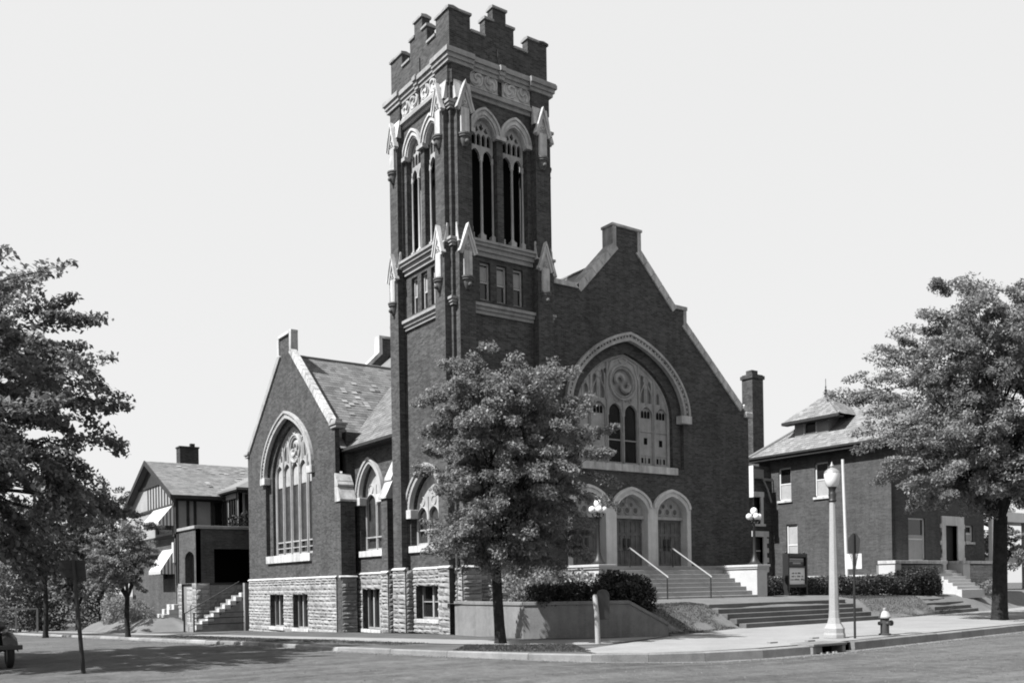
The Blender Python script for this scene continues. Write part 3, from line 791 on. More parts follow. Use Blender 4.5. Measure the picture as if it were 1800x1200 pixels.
# ---- transept gable (side street front)
FS = side(0); TC = 16.72
def transept():
    W = 3.2; hole = opening(TC, 3.6, 7.85, W, 3.0, 14)
    base = [rect(17.35, 19.4, -.3, 1.56), rect(14.05, 16.05, -.3, 1.6)]
    poly = [(22.7, -.8), (22.7, 9.62), (22.35, 9.9), (17.45, 14.35), (17.45, 15.1), (15.95, 15.1), (15.95, 14.35), (11.1, 9.9), (10.7, 9.62), (10.7, -.8)]
    m = MB(); m.prism(poly, -.23, 0, [hole, rect(17.4, 19.38, -.28, 1.56), rect(14.1, 16.1, -.28, 1.6)]); m.build('transept_wall', 'brick', church, FS)
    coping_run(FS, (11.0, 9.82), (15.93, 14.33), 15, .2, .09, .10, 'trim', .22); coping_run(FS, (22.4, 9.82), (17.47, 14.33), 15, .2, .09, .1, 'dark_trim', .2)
    for a, b, z0, z1 in ((15.72, 15.97, 14.2, 15.14), (17.43, 17.68, 14.2, 15.14), (15.7, 17.7, 15.14, 15.3)):
        q = MB(); q.box(a, b, -.3, .1, z0, z1); q.build('coping_stone', 'trim', church, FS, bevel=.015)
    for a, b in ((10.3, 11.05), (22.35, 23.0)):
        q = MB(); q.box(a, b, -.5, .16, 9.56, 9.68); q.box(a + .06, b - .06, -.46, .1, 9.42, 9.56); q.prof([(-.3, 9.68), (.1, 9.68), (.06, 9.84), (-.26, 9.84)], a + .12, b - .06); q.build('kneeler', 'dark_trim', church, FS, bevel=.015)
    dentil_hood(church, FS, TC, 7.85, W, 3.0, .34); springers(church, FS, TC, 7.9, W)
    tr, cs, lw = big_window(FS, 'transept_window', 'tall arched side window with five lights and round tracery', TC, 3.62, 7.85, 2.72, 2.6, 5, (2, 2, 2, 2, 2), 8.45, .11, (9.25, .72), 2)
    for z_a, z_b in ((4.3, 4.37), (3.98, 4.03)):
        b = MB(); b.box(TC - 2.72, TC + 2.72, -.52, -.45, z_a, z_b); b.build('cross_bar', 'tracery', tr, FS)
    for c in cs:
        q = MB(); q.box(c - lw / 2 + .13, c + lw / 2 - .13, -.562, -.545, 3.72, 4.3); q.build('casement_glass', 'glass', tr, FS)
        q = MB(); q.prism(opening(c, 7.35, 8.0, lw / 2 - .12, .34, 6), -.565, -.53); q.build('blind_panel', 'tracery', tr, FS)
    for i in range(5):
        a = 13.66 + i * 1.22; q = MB(); q.box(a + .004, a + 1.216, -.5, .12, 3.2, 3.6); q.build('sill_stone', 'trim', church, FS, bevel=.015)
    # return wall and corner buttress
    q = MB(); q.box(.59, 4.4, 10.72, 11.2, -.6, 9.3); q.build('return_wall', 'brick', church)
    FB = front(10.7)
    q = MB(); q.box(.004, .75, 0, .5, -.4, 5.95); q.box(.004, .75, 0, .26, 5.95, 6.9); q.build('buttress', 'brick', church, FB)
    q = MB(); q.prof([(0, 5.9), (.6, 5.9), (.6, 6.0), (.3, 6.62), (0, 6.62)], -.06, .8); q.prof([(0, 6.63), (.36, 6.63), (.36, 6.72), (.0, 7.28)], -.058, .79); q.build('weathering', 'trim', church, FB, bevel=.012)
transept()

# ---- nave bay between tower and transept, roofs
def nave():
    FN = side(1.0); cu = 9.0
    hole = opening(cu, 3.5, 6.0, 1.12, 1.62, 10)
    m = MB(); m.prism(rect(5.0, 10.9, -.4, 8.5), -.5, 0, [hole, rect(8.1, 9.95, -.15, 1.8)]); m.build('nave_wall', 'brick', church, FN)
    dentil_hood(church, FN, cu, 6.0, 1.12, 1.62, .26); springers(church, FN, cu, 6.02, 1.12, .26)
    def small_window(F, cu, z0, zs, w, h, lights, name, label):
        lw = 2 * w / lights; cs = [cu - w + lw * (i + .5) for i in range(lights)]
        s = MB(); s.prism(opening(cu, z0, zs, w, h, 10), -.42, -.3, [opening(c, z0 + .12, zs - .15, lw / 2 - .08, .34, 5) for c in cs])
        s.tube([(p[0], -.29, p[1]) for p in opening(cu, z0, zs, w - .05, h - .05, 10)], .05, 5)
        for c in cs[:-1]: s.tube([(c + lw / 2, -.29, z0), (c + lw / 2, -.29, zs + h * .4)], .04, 5)
        for c in cs: s.tube([(p[0], -.29, p[1]) for p in opening(c, zs - .3, zs - .15, lw / 2 - .06, .38, 5)], .03, 5); s.ring(c, -.29, zs + .45, lw * .2, .03, 10, 5)
        s.box(cu - w, cu + w, -.33, -.27, z0 + .62, z0 + .68)
        tr = s.build(name, 'tracery', church, F, label)
        q = MB(); q.box(cu - w, cu + w, -.43, -.4, z0, zs + h * .2); q.build('glass', 'leaded', tr, F)
        q = MB(); q.box(cu - w - .1, cu + w + .1, -.4, .1, z0 - .28, z0); q.build('sill_stone', 'trim', church, F, bevel=.012)
    small_window(FN, cu, 3.52, 6.0, 1.1, 1.6, 2, 'nave_window', 'narrow pointed window with two lights beside the transept')
    FTS = side(.4); cu2 = 2.68
    dentil_hood(church, FTS, cu2, 4.95, 1.42, 1.62, .28); springers(church, FTS, cu2, 4.97, 1.42, .28)
    small_window(FTS, cu2, 3.5, 4.9, 1.4, 1.58, 3, 'tower_window', 'pointed tracery window low in the tower side')
    # buttress of the nave bay
    FB = side(1.0)
    m = MB(); m.box(6.15, 6.72, 0, .65, -.3, 5.75); m.box(6.15, 6.72, 0, .35, 5.75, 6.4); m.build('buttress', 'brick', church, FB)
    m = MB(); m.prof([(0, 5.7), (.74, 5.7), (.74, 5.8), (.4, 6.5), (0, 6.5)], 6.08, 6.8); m.prof([(0, 6.51), (.46, 6.51), (.46, 6.6), (0, 7.5)], 6.1, 6.78); m.build('weathering', 'trim', church, FB, bevel=.012)
    # other walls (behind)
    m = MB(); m.box(17.3, 17.88, 1.53, 24, -.5, 9.0); m.box(1.2, 1.7, 22.8, 24, -.5, 8.5); m.box(1.2, 17.8, 23.5, 24, -.5, 9.0); m.build('rear_wall', 'brick', church)
    m = MB(); m.prism([(1.5, 9), (9.2, 16.8), (9.2, 17.8), (10.6, 17.8), (10.6, 16.8), (17.8, 9.6)], -.5, 0); rg = m.build('rear_gable', 'brick', church, front(23.5))
    for a, b in (((1.6, 9.2), (9.2, 16.85)), ((10.6, 16.85), (17.7, 9.7))): coping_run(front(23.5), a, b, 6, .5)
    m = MB(); m.box(9.0, 9.22, -.6, .08, 16.8, 17.85); m.box(9.0, 10.8, -.6, .09, 17.85, 18.0); m.build('coping_stone', 'trim', church, front(23.5))
    # roofs
    sl = 7.9 / 8.95; L = math.hypot(9.35, 9.35 * sl)
    r = MB(); x0, x1, rx = .55, 19.3, 9.9; zr_ = 8.5 - .0
    zt = zr_ + (rx - x0) * sl
    r.add([(x0, 5.36, zr_), (rx, 1.5, zt), (rx, 23.5, zt), (x0, 23.5, zr_), (x0, 5.36, zr_ - .15), (x0, 23.5, zr_ - .15)], [(0, 1, 2, 3), (0, 3, 5, 4)])
    r.add([(18.1, 1.5, zt - 8.2 * sl), (rx, 1.5, zt), (rx, 23.5, zt), (18.1, 23.5, zt - 8.2 * sl)], [(0, 1, 2, 3)])
    rf = r.build('nave_roof', 'slate', church)
    # transept planes: ridge at z 14.2 along x, valley inside test for the slates
    zt2 = 14.15; e2 = 8.45; hy = TC - 10.55; s2 = (zt2 - e2) / hy
    tr = MB()
    xr = x0 + (zt2 - zr_) / sl
    tr.add([(.24, 10.55, e2), (x0 + .1, 10.55, e2), (xr, TC, zt2), (.24, TC, zt2), (.24, 2 * TC - 10.55, e2)], [(0, 1, 2, 3), (3, 2, 4)])
    tf = tr.build('transept_roof', 'slate_edge', church)
    U = Vector((1, 0, 0)); V = Vector((0, hy, zt2 - e2)); LV = V.length
    sm = MB(); slates(sm, (.25, 10.55, e2), U, V, 7.3, LV, lambda a, b: .25 + a < x0 + (b / LV * (zt2 - e2) + e2 - zr_) / sl + .05, .30, .235, 5)
    tag(sm.build('slate', 'slate', tf), kind='stuff')
    # a scatter of paler replaced slates
    rr = random.Random(4); pm = MB(); Vn = V.normalized(); N = Vector((0, -(zt2 - e2), hy)).normalized()
    for k in range(30):
        row = rr.choice([12, 16, 17, 18, 22, 23, 24, 25, 26]) if k < 24 else rr.randrange(4, 28)
        b = .235 * row; a = 1.2 + .3 * rr.randrange(0, 14); 
        if .62 + a + .3 > x0 + (b / LV * (zt2 - e2) + e2 - zr_) / sl: continue
        p = Vector((.62, 10.55, e2)) + U * a + Vn * b + N * .05
        pm.add([p, p + U * .29, p + U * .29 + Vn * .23 - N * .02, p + Vn * .23 - N * .02, p - N * .04, p + U * .29 - N * .04], [(0, 1, 2, 3), (4, 5, 1, 0)])
    tag(pm.build('worn_slate', 'slate_pale', tf), kind='stuff')
    U2 = Vector((0, 1, 0)); V2 = Vector((9.35, 0, 9.35 * sl)); L2 = V2.length; nm = MB()
    def ins(a, b):
        y = 5.36 + a; z = zr_ + b / L2 * 9.35 * sl
        if y > TC: return False
        return y < 10.55 or (z > e2 + (y - 10.55) * s2 - .05)
    slates(nm, (x0, 5.36, zr_), U2, V2, 18.1, L2, ins, .30, .235, 6); tag(nm.build('slate', 'slate', rf), kind='stuff')
    c = MB(); c.tube([(.6, TC, zt2 + .04), (xr, TC, zt2 + .04)], .07, 6); c.build('ridge_cap', 'tile', tf)
    c = MB(); c.tube([(rx, 1.5, zt + .04), (rx, 23.5, zt + .04)], .08, 6); c.build('ridge_cap', 'tile', rf)
    # eaves gutter of the nave bay
    gq = MB(); gq.box(.42, 1.0, 5.36, 10.7, 8.28, 8.34); gq.box(.36, .52, 5.36, 10.7, 8.33, 8.47); gq.build('gutter', 'wood', church)
nave()

# ---- stone base course
def stone_base():
    BL = []
    m = MB()
    zt, zn, zs_ = 2.5, 2.42, 2.3
    # backing core a little behind the block faces
    m.box(.06, .5, 10.78, 22.62, -1, -.35)
    base = m.build('stone_base', 'block_back', church)
    FSt = side(-.0)
    # tower, side face: two buttresses and the wall between, with a basement window
    def strip(fr, a, b, z0, z1, seed, holes=(), core=.0):
        facing(BL, fr @ Matrix.Translation((0, core, 0)), a, b, z0, z1, holes, .20, seed)
    strip(side(0), 3.9, 4.98, -.12, zt, 1, (), .02)
    strip(side(0), .36, 1.2, -.12, zt, 2, (), .02)
    strip(side(.4), 1.2, 3.9, -.12, zt, 3, ((1.85, 3.65, .46, 1.88),), .05)
    strip(front(3.9), .0, .36, -.12, zt, 4, (), .02)
    strip(front(0), .36, 1.2, -.1, zt, 5, (), .02); strip(front(.4), 1.2, 4.2, .9, zt, 6, (), .05); strip(front(0), 4.2, 5.0, .9, zt, 7, (), .02)
    strip(side(.36), 0.0, .28, .9, zt, 8, (), .02); strip(front(.28), .28, .36, .9, zt, 9); strip(side(.28), .28, .4, .9, zt, 10)
    # nave bay and its buttress
    strip(side(1.0), 6.72, 10.6, -.3, zn, 11, ((8.1, 9.95, -.3, 1.8),), .03)
    strip(side(.35), 6.12, 6.75, -.2, zn, 12, (), .02); strip(front(6.12), .35, 1.0, -.2, zn, 13, (), .02)
    # transept
    strip(side(0), 10.7, 22.72, -.6, zs_, 14, ((17.4, 19.38, -.25, 1.56), (14.1, 16.1, -.25, 1.6)), .03)
    strip(front(10.2), .0, .78, -.3, zs_, 15, (), .02); strip(front(10.7), .78, 1.0, -.3, zs_, 16)
    # entrance front
    lay_blocks(BL, base, 300)
    # water table on top of the base
    cap = MB()
    cap.box(-.1, 5.0, 3.86, 5.02, zt, zt + .06)
    def ledge(fr, a, b, z, d=.11):
        q = MB(); q.prof([(-.1, z), (d, z), (d, z + .03), (0.01, z + .1), (-.1, z + .1)], a, b); q.build('ledge', 'trim', church, fr, bevel=.006)
    ledge(side(0), 3.86, 5.02, zt); ledge(side(.4), 1.2, 3.86, zt); ledge(side(0), .3, 1.2, zt); ledge(front(0), .3, 1.2, zt); ledge(front(.4), 1.2, 4.2, zt); ledge(front(0), 4.2, 5.0, zt)
    ledge(side(1), 6.75, 10.6, zn); ledge(side(.35), 6.08, 6.78, zn); ledge(side(0), 10.66, 22.76, zs_); ledge(front(10.2), -.1, .8, zs_)
    # basement windows
    for fr, a, b, z0, z1, n, lab in ((side(.4), 1.85, 3.65, .46, 1.88, 2, None), (side(1.0), 8.1, 9.95, -.15, 1.8, 3, None), (side(0), 17.4, 19.38, -.25, 1.56, 3, None), (side(0), 14.1, 16.1, -.25, 1.6, 3, None)):
        q = MB(); dd = -.28
        for k in range(n + 1):
            x = a + (b - a) * k / n; q.box(x - .06, x + .06, dd - .08, dd + .04, z0, z1)
        q.box(a, b, dd - .08, dd + .03, z1 - .08, z1); q.box(a, b, dd - .08, dd + .03, z0, z0 + .08); 
        if z0 > .3: q.box(a, b, dd - .08, dd + .01, (z0 + z1) / 2 - .02, (z0 + z1) / 2 + .02)
        w = q.build('basement_window', 'dark_trim', church, fr)
        q = MB(); q.box(a, b, dd - .1, dd - .07, z0, z1); q.build('glass', 'glass', w, fr)
        q = MB(); q.box(a - .08, b + .08, -.35, .12, z0 - .16, z0); q.build('window_sill', 'trim', church, fr, bevel=.012)
stone_base()

# ---- entrance steps, cheek walls, handrails
def entrance_steps():
    root = thing('entrance_steps', 'broad pale stone steps with flanking cheek walls up to the three church doors', 'steps', (9.95, -2, 1.1))
    n = 8; z0, z1 = 1.02, 2.55; h = (z1 - z0) / n; t = .33; y0 = -.35
    for i in range(n):
        zt = z1 - h * i; y = y0 - t * i
        m = MB(); m.box(5.7, 14.22, y, .45 if i == 0 else y + t + .06, zt - h - (.3 if i == n - 1 else 0.02), zt - .004 * 0)
        if i == 0: m.box(5.7, 14.22, .45, .96, 2.2, 2.549)
        m.build('step', 'steps', root, bevel=.012)
    for a, b in ((4.98, 5.69), (14.23, 14.92)):
        m = MB(); m.box(a, b, -2.62, .86, .7, 2.38); c = m.build('cheek_wall', 'cheek', root, bevel=.01)
        m = MB(); m.box(a - .06, b + .06, -2.7, .88, 2.38, 2.46); m.box(a - .1, b + .1, -2.74, .88, 2.46, 2.56); m.build('coping', 'cheek', root, bevel=.012)
    return root
entrance_steps()

def handrail(x, label):
    r = thing('handrail', label, 'handrail', (x, -1.5, 2), 'handrails on the entrance steps')
    yt, yb = -.5, -2.75; zt, zb = 3.32, 2.05
    for y, z1, z0 in ((yt, zt, 2.55), (yb, zb, 1.0)):
        m = MB(); m.tube([(x, y, z0 - .05), (x, y, z1)], .028, 8); m.build('post', 'iron' if y > -1 else 'iron', r)
    m = MB(); m.tube([(x, yt + .12, zt - .03), (x, yt, zt + .01), (x, yb, zb + .01), (x, yb - .06, zb - .05)], .035, 8); m.build('rail', 'rail', r)
handrail(8.55, 'left pipe handrail in front of the middle church door'); handrail(11.12, 'right pipe handrail in front of the right church door')

def globe_lamp(x, y, label):
    r = thing('globe_lamp', label, 'lamp', (x, y, 2.56), 'lamps on the cheek walls')
    F = at(x, y, 2.56)
    m = MB(); m.lathe([(.3, 0), (.3, .06), (.22, .1), (.16, .22), (.1, .36), (.075, .5), (.065, .9), (.055, 1.85), (.09, 1.9), (.06, 1.95), (.05, 2.2), (.08, 2.24)], (0, 0, 0), 14); m.build('post', 'iron', r, F)
    m = MB(); m.lathe([(.015, 2.22), (.1, 2.24), (.15, 2.33), (.16, 2.41), (.13, 2.51), (.06, 2.56), (.01, 2.58)], (0, 0, .02), 16); m.build('globe', 'globe', r, F)
    for k in range(4):
        w = k * math.pi / 2 + .55 - VA
        dx, dy = math.cos(w), math.sin(w)
        m = MB(); m.tube([(0, 0, 1.95), (dx * .12, dy * .12, 1.86), (dx * .21, dy * .21, 1.93), (dx * .24, dy * .24, 2.05)], .025, 6); m.build('arm', 'iron', r, F)
        m = MB(); m.lathe([(.04, -.02), (.08, 0), (.125, .06), (.14, .13), (.12, .21), (.05, .26), (.01, .27)], (dx * .24, dy * .24, 2.05), 14); m.build('globe', 'globe', r, F)
globe_lamp(5.34, -2.2, 'five-globe black lamp standing on the left cheek wall of the church steps')
globe_lamp(14.58, -2.2, 'five-globe black lamp standing on the right cheek wall of the church steps')

# ---- public steps in the bank
def public_steps(name, label, x0, x1, y0, dy, n, rise, skew=0.0, shift=0.0):
    r = thing(name, label, 'steps', ((x0 + x1) / 2, y0, 0))
    for i in range(n):
        z = rise * (i + 1); y = y0 + dy * i
        m = MB(); a, b = x0 - shift * i, x1 - shift * i
        m.add([(a, y, -.1 if i == 0 else z - rise - .03), (b, y + skew, -.1 if i == 0 else z - rise - .03), (b, y + skew + dy + (.3 if i < n - 1 else .5), -.1 if i == 0 else z - rise - .03), (a, y + dy + (.3 if i < n - 1 else .5), -.1 if i == 0 else z - rise - .03),
               (a, y, z), (b, y + skew, z), (b, y + skew + dy + (.3 if i < n - 1 else .5), z), (a, y + dy + (.3 if i < n - 1 else .5), z)],
              [(0, 3, 2, 1), (4, 5, 6, 7), (0, 1, 5, 4), (1, 2, 6, 5), (2, 3, 7, 6), (3, 0, 4, 7)])
        m.build('step', 'bankstep', r, bevel=.012)
    return r
public_steps('bank_steps', 'long low flight of wide stone steps through the lawn bank before the church', 9.0, 18.6, -6.5, .36, 5, .185, .65, .12)
public_steps('bank_steps', 'short stone steps in the lawn bank in front of the brick house', 26.2, 30.9, -4.35, .36, 4, .19, .7, .1)

# ---- retaining wall
def retaining_wall():
    r = thing('retaining_wall', 'low grey concrete retaining wall turning the corner below the church tower', 'wall', (0, -5, 0))
    t = .28
    def seg(pts, zt, name, cap=True):
        # pts: outer plan line; zt: top heights
        m = MB(); c = MB()
        for i in range(len(pts) - 1):
            a, b = Vector(pts[i]), Vector(pts[i + 1]); d = (b - a).normalized(); n = Vector((-d.y, d.x))
            za, zb = zt[i], zt[i + 1]
            m.add([(*a, -.3), (*b, -.3), (*(b + n * t), -.3), (*(a + n * t), -.3), (*a, za), (*b, zb), (*(b + n * t), zb), (*(a + n * t), za)], [(0, 3, 2, 1), (4, 5, 6, 7), (0, 1, 5, 4), (1, 2, 6, 5), (2, 3, 7, 6), (3, 0, 4, 7)])
            a2, b2 = a - n * .04, b - n * .04
            c.add([(*a2, za), (*b2, zb), (*(b + n * (t + .04)), zb), (*(a + n * (t + .04)), za), (*a2, za + .12), (*b2, zb + .12), (*(b + n * (t + .04)), zb + .12), (*(a + n * (t + .04)), za + .12)], [(0, 3, 2, 1), (4, 5, 6, 7), (0, 1, 5, 4), (1, 2, 6, 5), (2, 3, 7, 6), (3, 0, 4, 7)])
        m.build(name, 'wallconc', r); c.build('coping', 'wallconc', r, bevel=.012)
    seg([(-.12, -.15), (-.43, -5.02)], [1.1, 1.1], 'wall_panel')
    seg([(-.43, -5.02), (2.5, -7.08), (3.58, -7.84)], [1.1, 1.1, .34], 'wall_panel')
retaining_wall()

# ================================================================== HOUSES
def sash(parent, fr, a, b, z0, z1, blindf=.55, mat='white', sillmat='trim', dd=-.12):
    q = MB(); q.box(a, a + .08, dd - .06, dd + .03, z0, z1); q.box(b - .08, b, dd - .06, dd + .03, z0, z1); q.box(a, b, dd - .06, dd + .03, z1 - .08, z1); q.box(a, b, dd - .06, dd + .03, z0, z0 + .07)
    zm = (z0 + z1) / 2; q.box(a + .08, b - .08, dd - .05, dd + .015, zm - .035, zm + .035)
    w = q.build('window', mat, parent, fr)
    q = MB(); q.box(a + .08, b - .08, dd - .055, dd - .03, z0 + .07, z1 - .08); q.build('pane', 'glass', w, fr)
    if blindf: q = MB(); q.box(a + .09, b - .09, dd - .028, dd - .012, z0 + .08, z0 + (z1 - z0) * blindf); q.build('blind', 'blind', w, fr)
    q = MB(); q.box(a - .1, b + .1, dd, .09, z0 - .14, z0); q.build('sill', sillmat, w, fr, bevel=.01)

def brick_house():
    X = 28.65; H = 9.55
    r = thing('brick_house', 'brick house with hipped slate roof and dormer, right of the church', 'house', (33, 4, 1))
    fl = side(X); wins = [(6.82, 7.75, 6.82, 8.85), (4.12, 5.06, 6.82, 8.88), (6.4, 7.22, 2.75, 5.32)]
    m = MB(); m.prism(rect(.0, 8.4, .6, H), -.35, 0, [rect(a, b, c, d) for a, b, c, d in wins]); m.build('wall', 'brick_house', r, fl)
    for a, b, c, d in wins: sash(r, fl, a, b, c, d, .48 if c > 5 else .95)
    ff = front(0); fw = [(30.25, 31.95, 2.9, 5.3), (36.3, 37.1, 4.0, 5.0), (30.3, 31.9, 6.8, 8.8), (34.2, 35.8, 6.8, 8.8)]
    m = MB(); m.prism(rect(X + .004, 38.4, .6, H), -.35, 0, [rect(a, b, c, d) for a, b, c, d in fw] + [rect(34.0, 35.3, 2.2, 4.95)]); m.build('wall', 'brick_house', r, ff)
    for a, b, c, d in fw: sash(r, ff, a, b, c, d, .6)
    # door with pale stone surround
    q = MB(); q.prism([(33.6, 2.2), (33.6, 5.5), (36.0, 5.5), (36.0, 2.2), (35.3, 2.2), (35.3, 4.95), (34.0, 4.95), (34.0, 2.2)], -.3, .08)
    for k in range(6): q.box(35.9, 36.12 if k % 2 else 36.0, -.1, .06, 2.3 + k * .5, 2.55 + k * .5); q.box(33.48 if k % 2 else 33.6, 33.7, -.1, .06, 2.3 + k * .5, 2.55 + k * .5)
    q.build('door_surround', 'portal', r, ff)
    q = MB(); q.box(34.0, 35.3, -.3, -.24, 2.2, 4.95); q.build('door', 'wood', r, ff)
    q = MB(); q.box(X, 38.4, .36, 13, .5, 2.0); q.box(29.0, 38.05, 8.2, 13, .5, H - .02); q.box(37.9, 38.38, .3, 13, .5, H - .02); q.build('rear_wall', 'brick_house', r)
    # stone plinth with pale top
    q = MB(); q.prof([(0, .4), (.1, .4), (.1, 2.0), (.0, 2.08)], -.0, 8.4); q.build('plinth', 'dark_trim', r, fl)
    q = MB(); q.box(-.02, 8.4, .0, .14, 2.0, 2.1); q.build('plinth_cap', 'trim', r, fl)
    # recessed wing toward the church, with quoined door and window
    fw_ = front(8.35)
    q = MB(); q.prism(rect(26.0, X + .1, .4, 9.0), -.4, 0, [rect(26.9, 27.75, 2.3, 4.6), rect(26.9, 27.55, 5.4, 7.1)]); q.build('wing_wall', 'brick', r, fw_)
    q = MB(); q.box(27.75, 28.05, -.2, .09, 2.3, 4.62); q.box(26.7, 28.25, -.2, .1, 4.6, 4.95)
    for k in range(4): q.box(28.04, 28.24, -.2, .08, 2.4 + k * .6, 2.7 + k * .6)
    q.build('door_surround', 'portal', r, fw_)
    q = MB(); q.box(26.9, 27.75, -.3, -.2, 2.3, 4.6); q.build('door', 'wood', r, fw_)
    q = MB(); q.box(26.9, 27.75, -.2, -.15, 3.7, 3.76); q.build('door_bar', 'portal', r, fw_)
    q = MB(); q.box(27.55, 27.8, -.2, .08, 5.4, 7.1); q.box(26.8, 27.85, -.2, .1, 7.08, 7.4); q.box(26.8, 27.95, -.2, .12, 5.25, 5.4); q.build('window_surround', 'portal', r, fw_)
    q = MB(); q.box(26.9, 27.55, -.3, -.2, 5.4, 7.1); q.build('pane', 'glass', r, fw_)
    q = MB(); q.box(26.5, 26.56, 7.95, 8.3, 7.25, 8.95); q.box(26.44, 26.56, 7.9, 8.3, 7.0, 7.25)
    q.build('bright_strip', 'white', r)  # made-up white strip, added to read as a bright sunlit edge beside the wing
    q = MB(); q.box(26.7, 27.6, -.1, .3, 8.2, 8.75); q.box(27.6, 28.6, .12, .2, 8.1, 8.25); q.tube([(27.65, .2, 8.15), (28.0, .22, 7.6), (28.4, .2, 6.75)], .06, 6); q.build('rainwater_pipe', 'rail', r, fw_)
    # roof: hip with dormer
    ex, ey0, ey1 = X - .6, -.7, 9.6; x2 = 39.0; ze = H + .12; hd = (ey1 - ey0) / 2; sl = .80; zt = ze + hd * sl; ym = (ey0 + ey1) / 2
    A, B, C_, D_ = Vector((ex, ey0, ze)), Vector((ex, ey1, ze)), Vector((x2, ey1, ze)), Vector((x2, ey0, ze)); P, Q = Vector((ex + hd, ym, zt)), Vector((x2 - hd, ym, zt))
    q = MB(); q.add([A, B, C_, D_, P, Q], [(0, 1, 4), (1, 2, 5, 4), (2, 3, 5), (3, 0, 4, 5)]); rf = q.build('roof', 'shingle', r)
    sm = MB(); Vv = P - (A + B) / 2; Lv = Vv.length
    slates(sm, A, B - A, Vv, (B - A).length, Lv, lambda a, b: abs(a - hd) < hd * (1 - b / Lv) - .02, .3, .25, 8)
    Vf = (P + Q) / 2 - (A + D_) / 2; Lf = Vf.length; Wf = (D_ - A).length
    slates(sm, A, D_ - A, Vf, Wf, Lf, lambda a, b: a > hd * b / Lf + .02 and a < Wf - hd * b / Lf, .3, .25, 9)
    tag(sm.build('roof_slate', 'shingle', rf), kind='stuff')
    for a, b in ((A, P), (B, P), (P, Q), (D_, Q)):
        q = MB(); q.tube([a + Vector((0, 0, .05)), b + Vector((0, 0, .05))], .09, 6); q.build('hip_tile', 'shingle', rf)
    q = MB(); q.box(ex, ex + .12, ey0, ey1, ze - .3, ze - .02); q.box(ex, x2, ey0, ey0 + .12, ze - .3, ze - .02); q.box(ex + .12, x2, ey0 + .12, ey1, ze - .3, ze - .24); q.box(ex - .1, ex + .02, ey0 - .1, ey1, ze - .12, ze + .0); q.box(ex, x2, ey0 - .1, ey0 + .02, ze - .12, ze + .0)
    q.build('eaves', 'wood', r)
    # dormer facing the church
    dx = X + .72; zb = ze + (dx - ex) * sl; d0, d1 = 4.82, 7.3; dm = 5.6
    fd = side(dx)
    q = MB(); q.prism(rect(d0 - .25, d1 - .25, zb - .3, 11.75), -2.4, 0, [rect(5.45, 6.3, zb + .12, 11.6)]); dr = q.build('dormer', 'shingle', r, fd)
    q = MB(); q.box(5.45, 6.3, -.2, -.1, zb + .12, 11.6); q.build('pane', 'glass', dr, fd)
    q = MB(); q.box(5.37, 5.47, -.15, .03, zb + .1, 11.62); q.box(6.28, 6.38, -.15, .03, zb + .1, 11.62); q.box(5.47, 6.28, -.12, 0, 10.85, 10.91); q.build('frame', 'plaster', dr, fd)
    q = MB(); a, b, c = 3.5, 7.6, dx - .5; zt2 = 13.3; xa = dx + 1.2
    q.add([(c, a, 11.7), (c, b, 11.7), (xa, dm, zt2), (xa + 3.2, dm, zt2), (xa + 3.2, a, 11.7), (xa + 3.2, b, 11.7), (c, a, 11.58), (c, b, 11.58)], [(0, 1, 2), (1, 5, 3, 2), (4, 0, 2, 3), (0, 1, 7, 6)])
    dro = q.build('dormer_roof', 'shingle', r)
    sm = MB(); Vd = Vector((xa, dm, zt2)) - Vector((c, dm, 11.7)); hd2 = (b - a) / 2
    slates(sm, (c, a, 11.7), (0, 1, 0), Vd, b - a, Vd.length, lambda u, v: abs(u - hd2) < hd2 * (1 - v / Vd.length) - .03, .28, .22, 11)
    Vs = Vector((xa, dm, zt2)) - Vector((xa, a, 11.7)); ln = xa + 3.2 - c
    slates(sm, (c, a, 11.7), (1, 0, 0), Vs, ln, Vs.length, lambda u, v: u > (xa - c) * v / Vs.length + .03, .28, .22, 12); tag(sm.build('roof_slate', 'shingle', dro), kind='stuff')
    q = MB(); q.box(c, dx, a, b, 11.5, 11.58); q.box(c - .04, c + .06, a - .04, b + .04, 11.52, 11.68); q.build('dormer_eaves', 'wood', dro)
    q = MB(); q.lathe([(.1, 0), (.14, .08), (.05, .16), (.09, .28), (.03, .36), (.05, .5), (.02, .55), (.02, .95), (.005, 1.0)], (xa, dm, zt2), 8); q.build('finial', 'iron', dro)
    # tall chimney
    q = MB(); q.box(30.6, 31.7, 11.4, 12.3, 8, 15.75); q.box(30.52, 31.78, 11.32, 12.38, 15.45, 15.68); q.box(30.8, 31.4, 11.6, 12.1, 15.75, 16.05); q.build('chimney', 'brick', r)
    # stone porch terrace, piers and steps
    BL = []; q = MB(); q.box(27.6, 32.5, -.75, 0.3, .4, 2.6); q.box(34.4, 38.2, -.75, .3, .4, 2.6); pt = q.build('porch_wall', 'block_back', r)
    facing(BL, front(-.75), 27.6, 32.5, .7, 2.6, (), .24, 31, .05); facing(BL, front(-.75), 34.4, 38.2, .7, 2.6, (), .24, 32, .05); lay_blocks(BL, pt, 200)
    for a, b in ((27.5, 28.1), (34.35, 35.1)):
        q = MB(); q.box(a, b, -.9, .1, .6, 2.66); q.build('pier', 'cheek', r, bevel=.015)
    for a, b in ((27.45, 32.6), (34.3, 38.3)):
        q = MB(); q.box(a, b, -.96, .12, 2.66, 2.84); q.build('coping', 'trim', r, bevel=.012)
    for i in range(7):
        q = MB(); q.box(32.0 - .1 * i, 34.4 - .1 * i, -.2 - .32 * i - .33, .25 if i == 0 else -.2 - .32 * i + .03, .7, 2.3 - .185 * i); q.build('step', 'cheek', r, bevel=.012)
    q = MB(); q.box(32.3, 36.2, -.4, .6, 1.9, 2.29); q.build('porch_floor', 'steps', r)
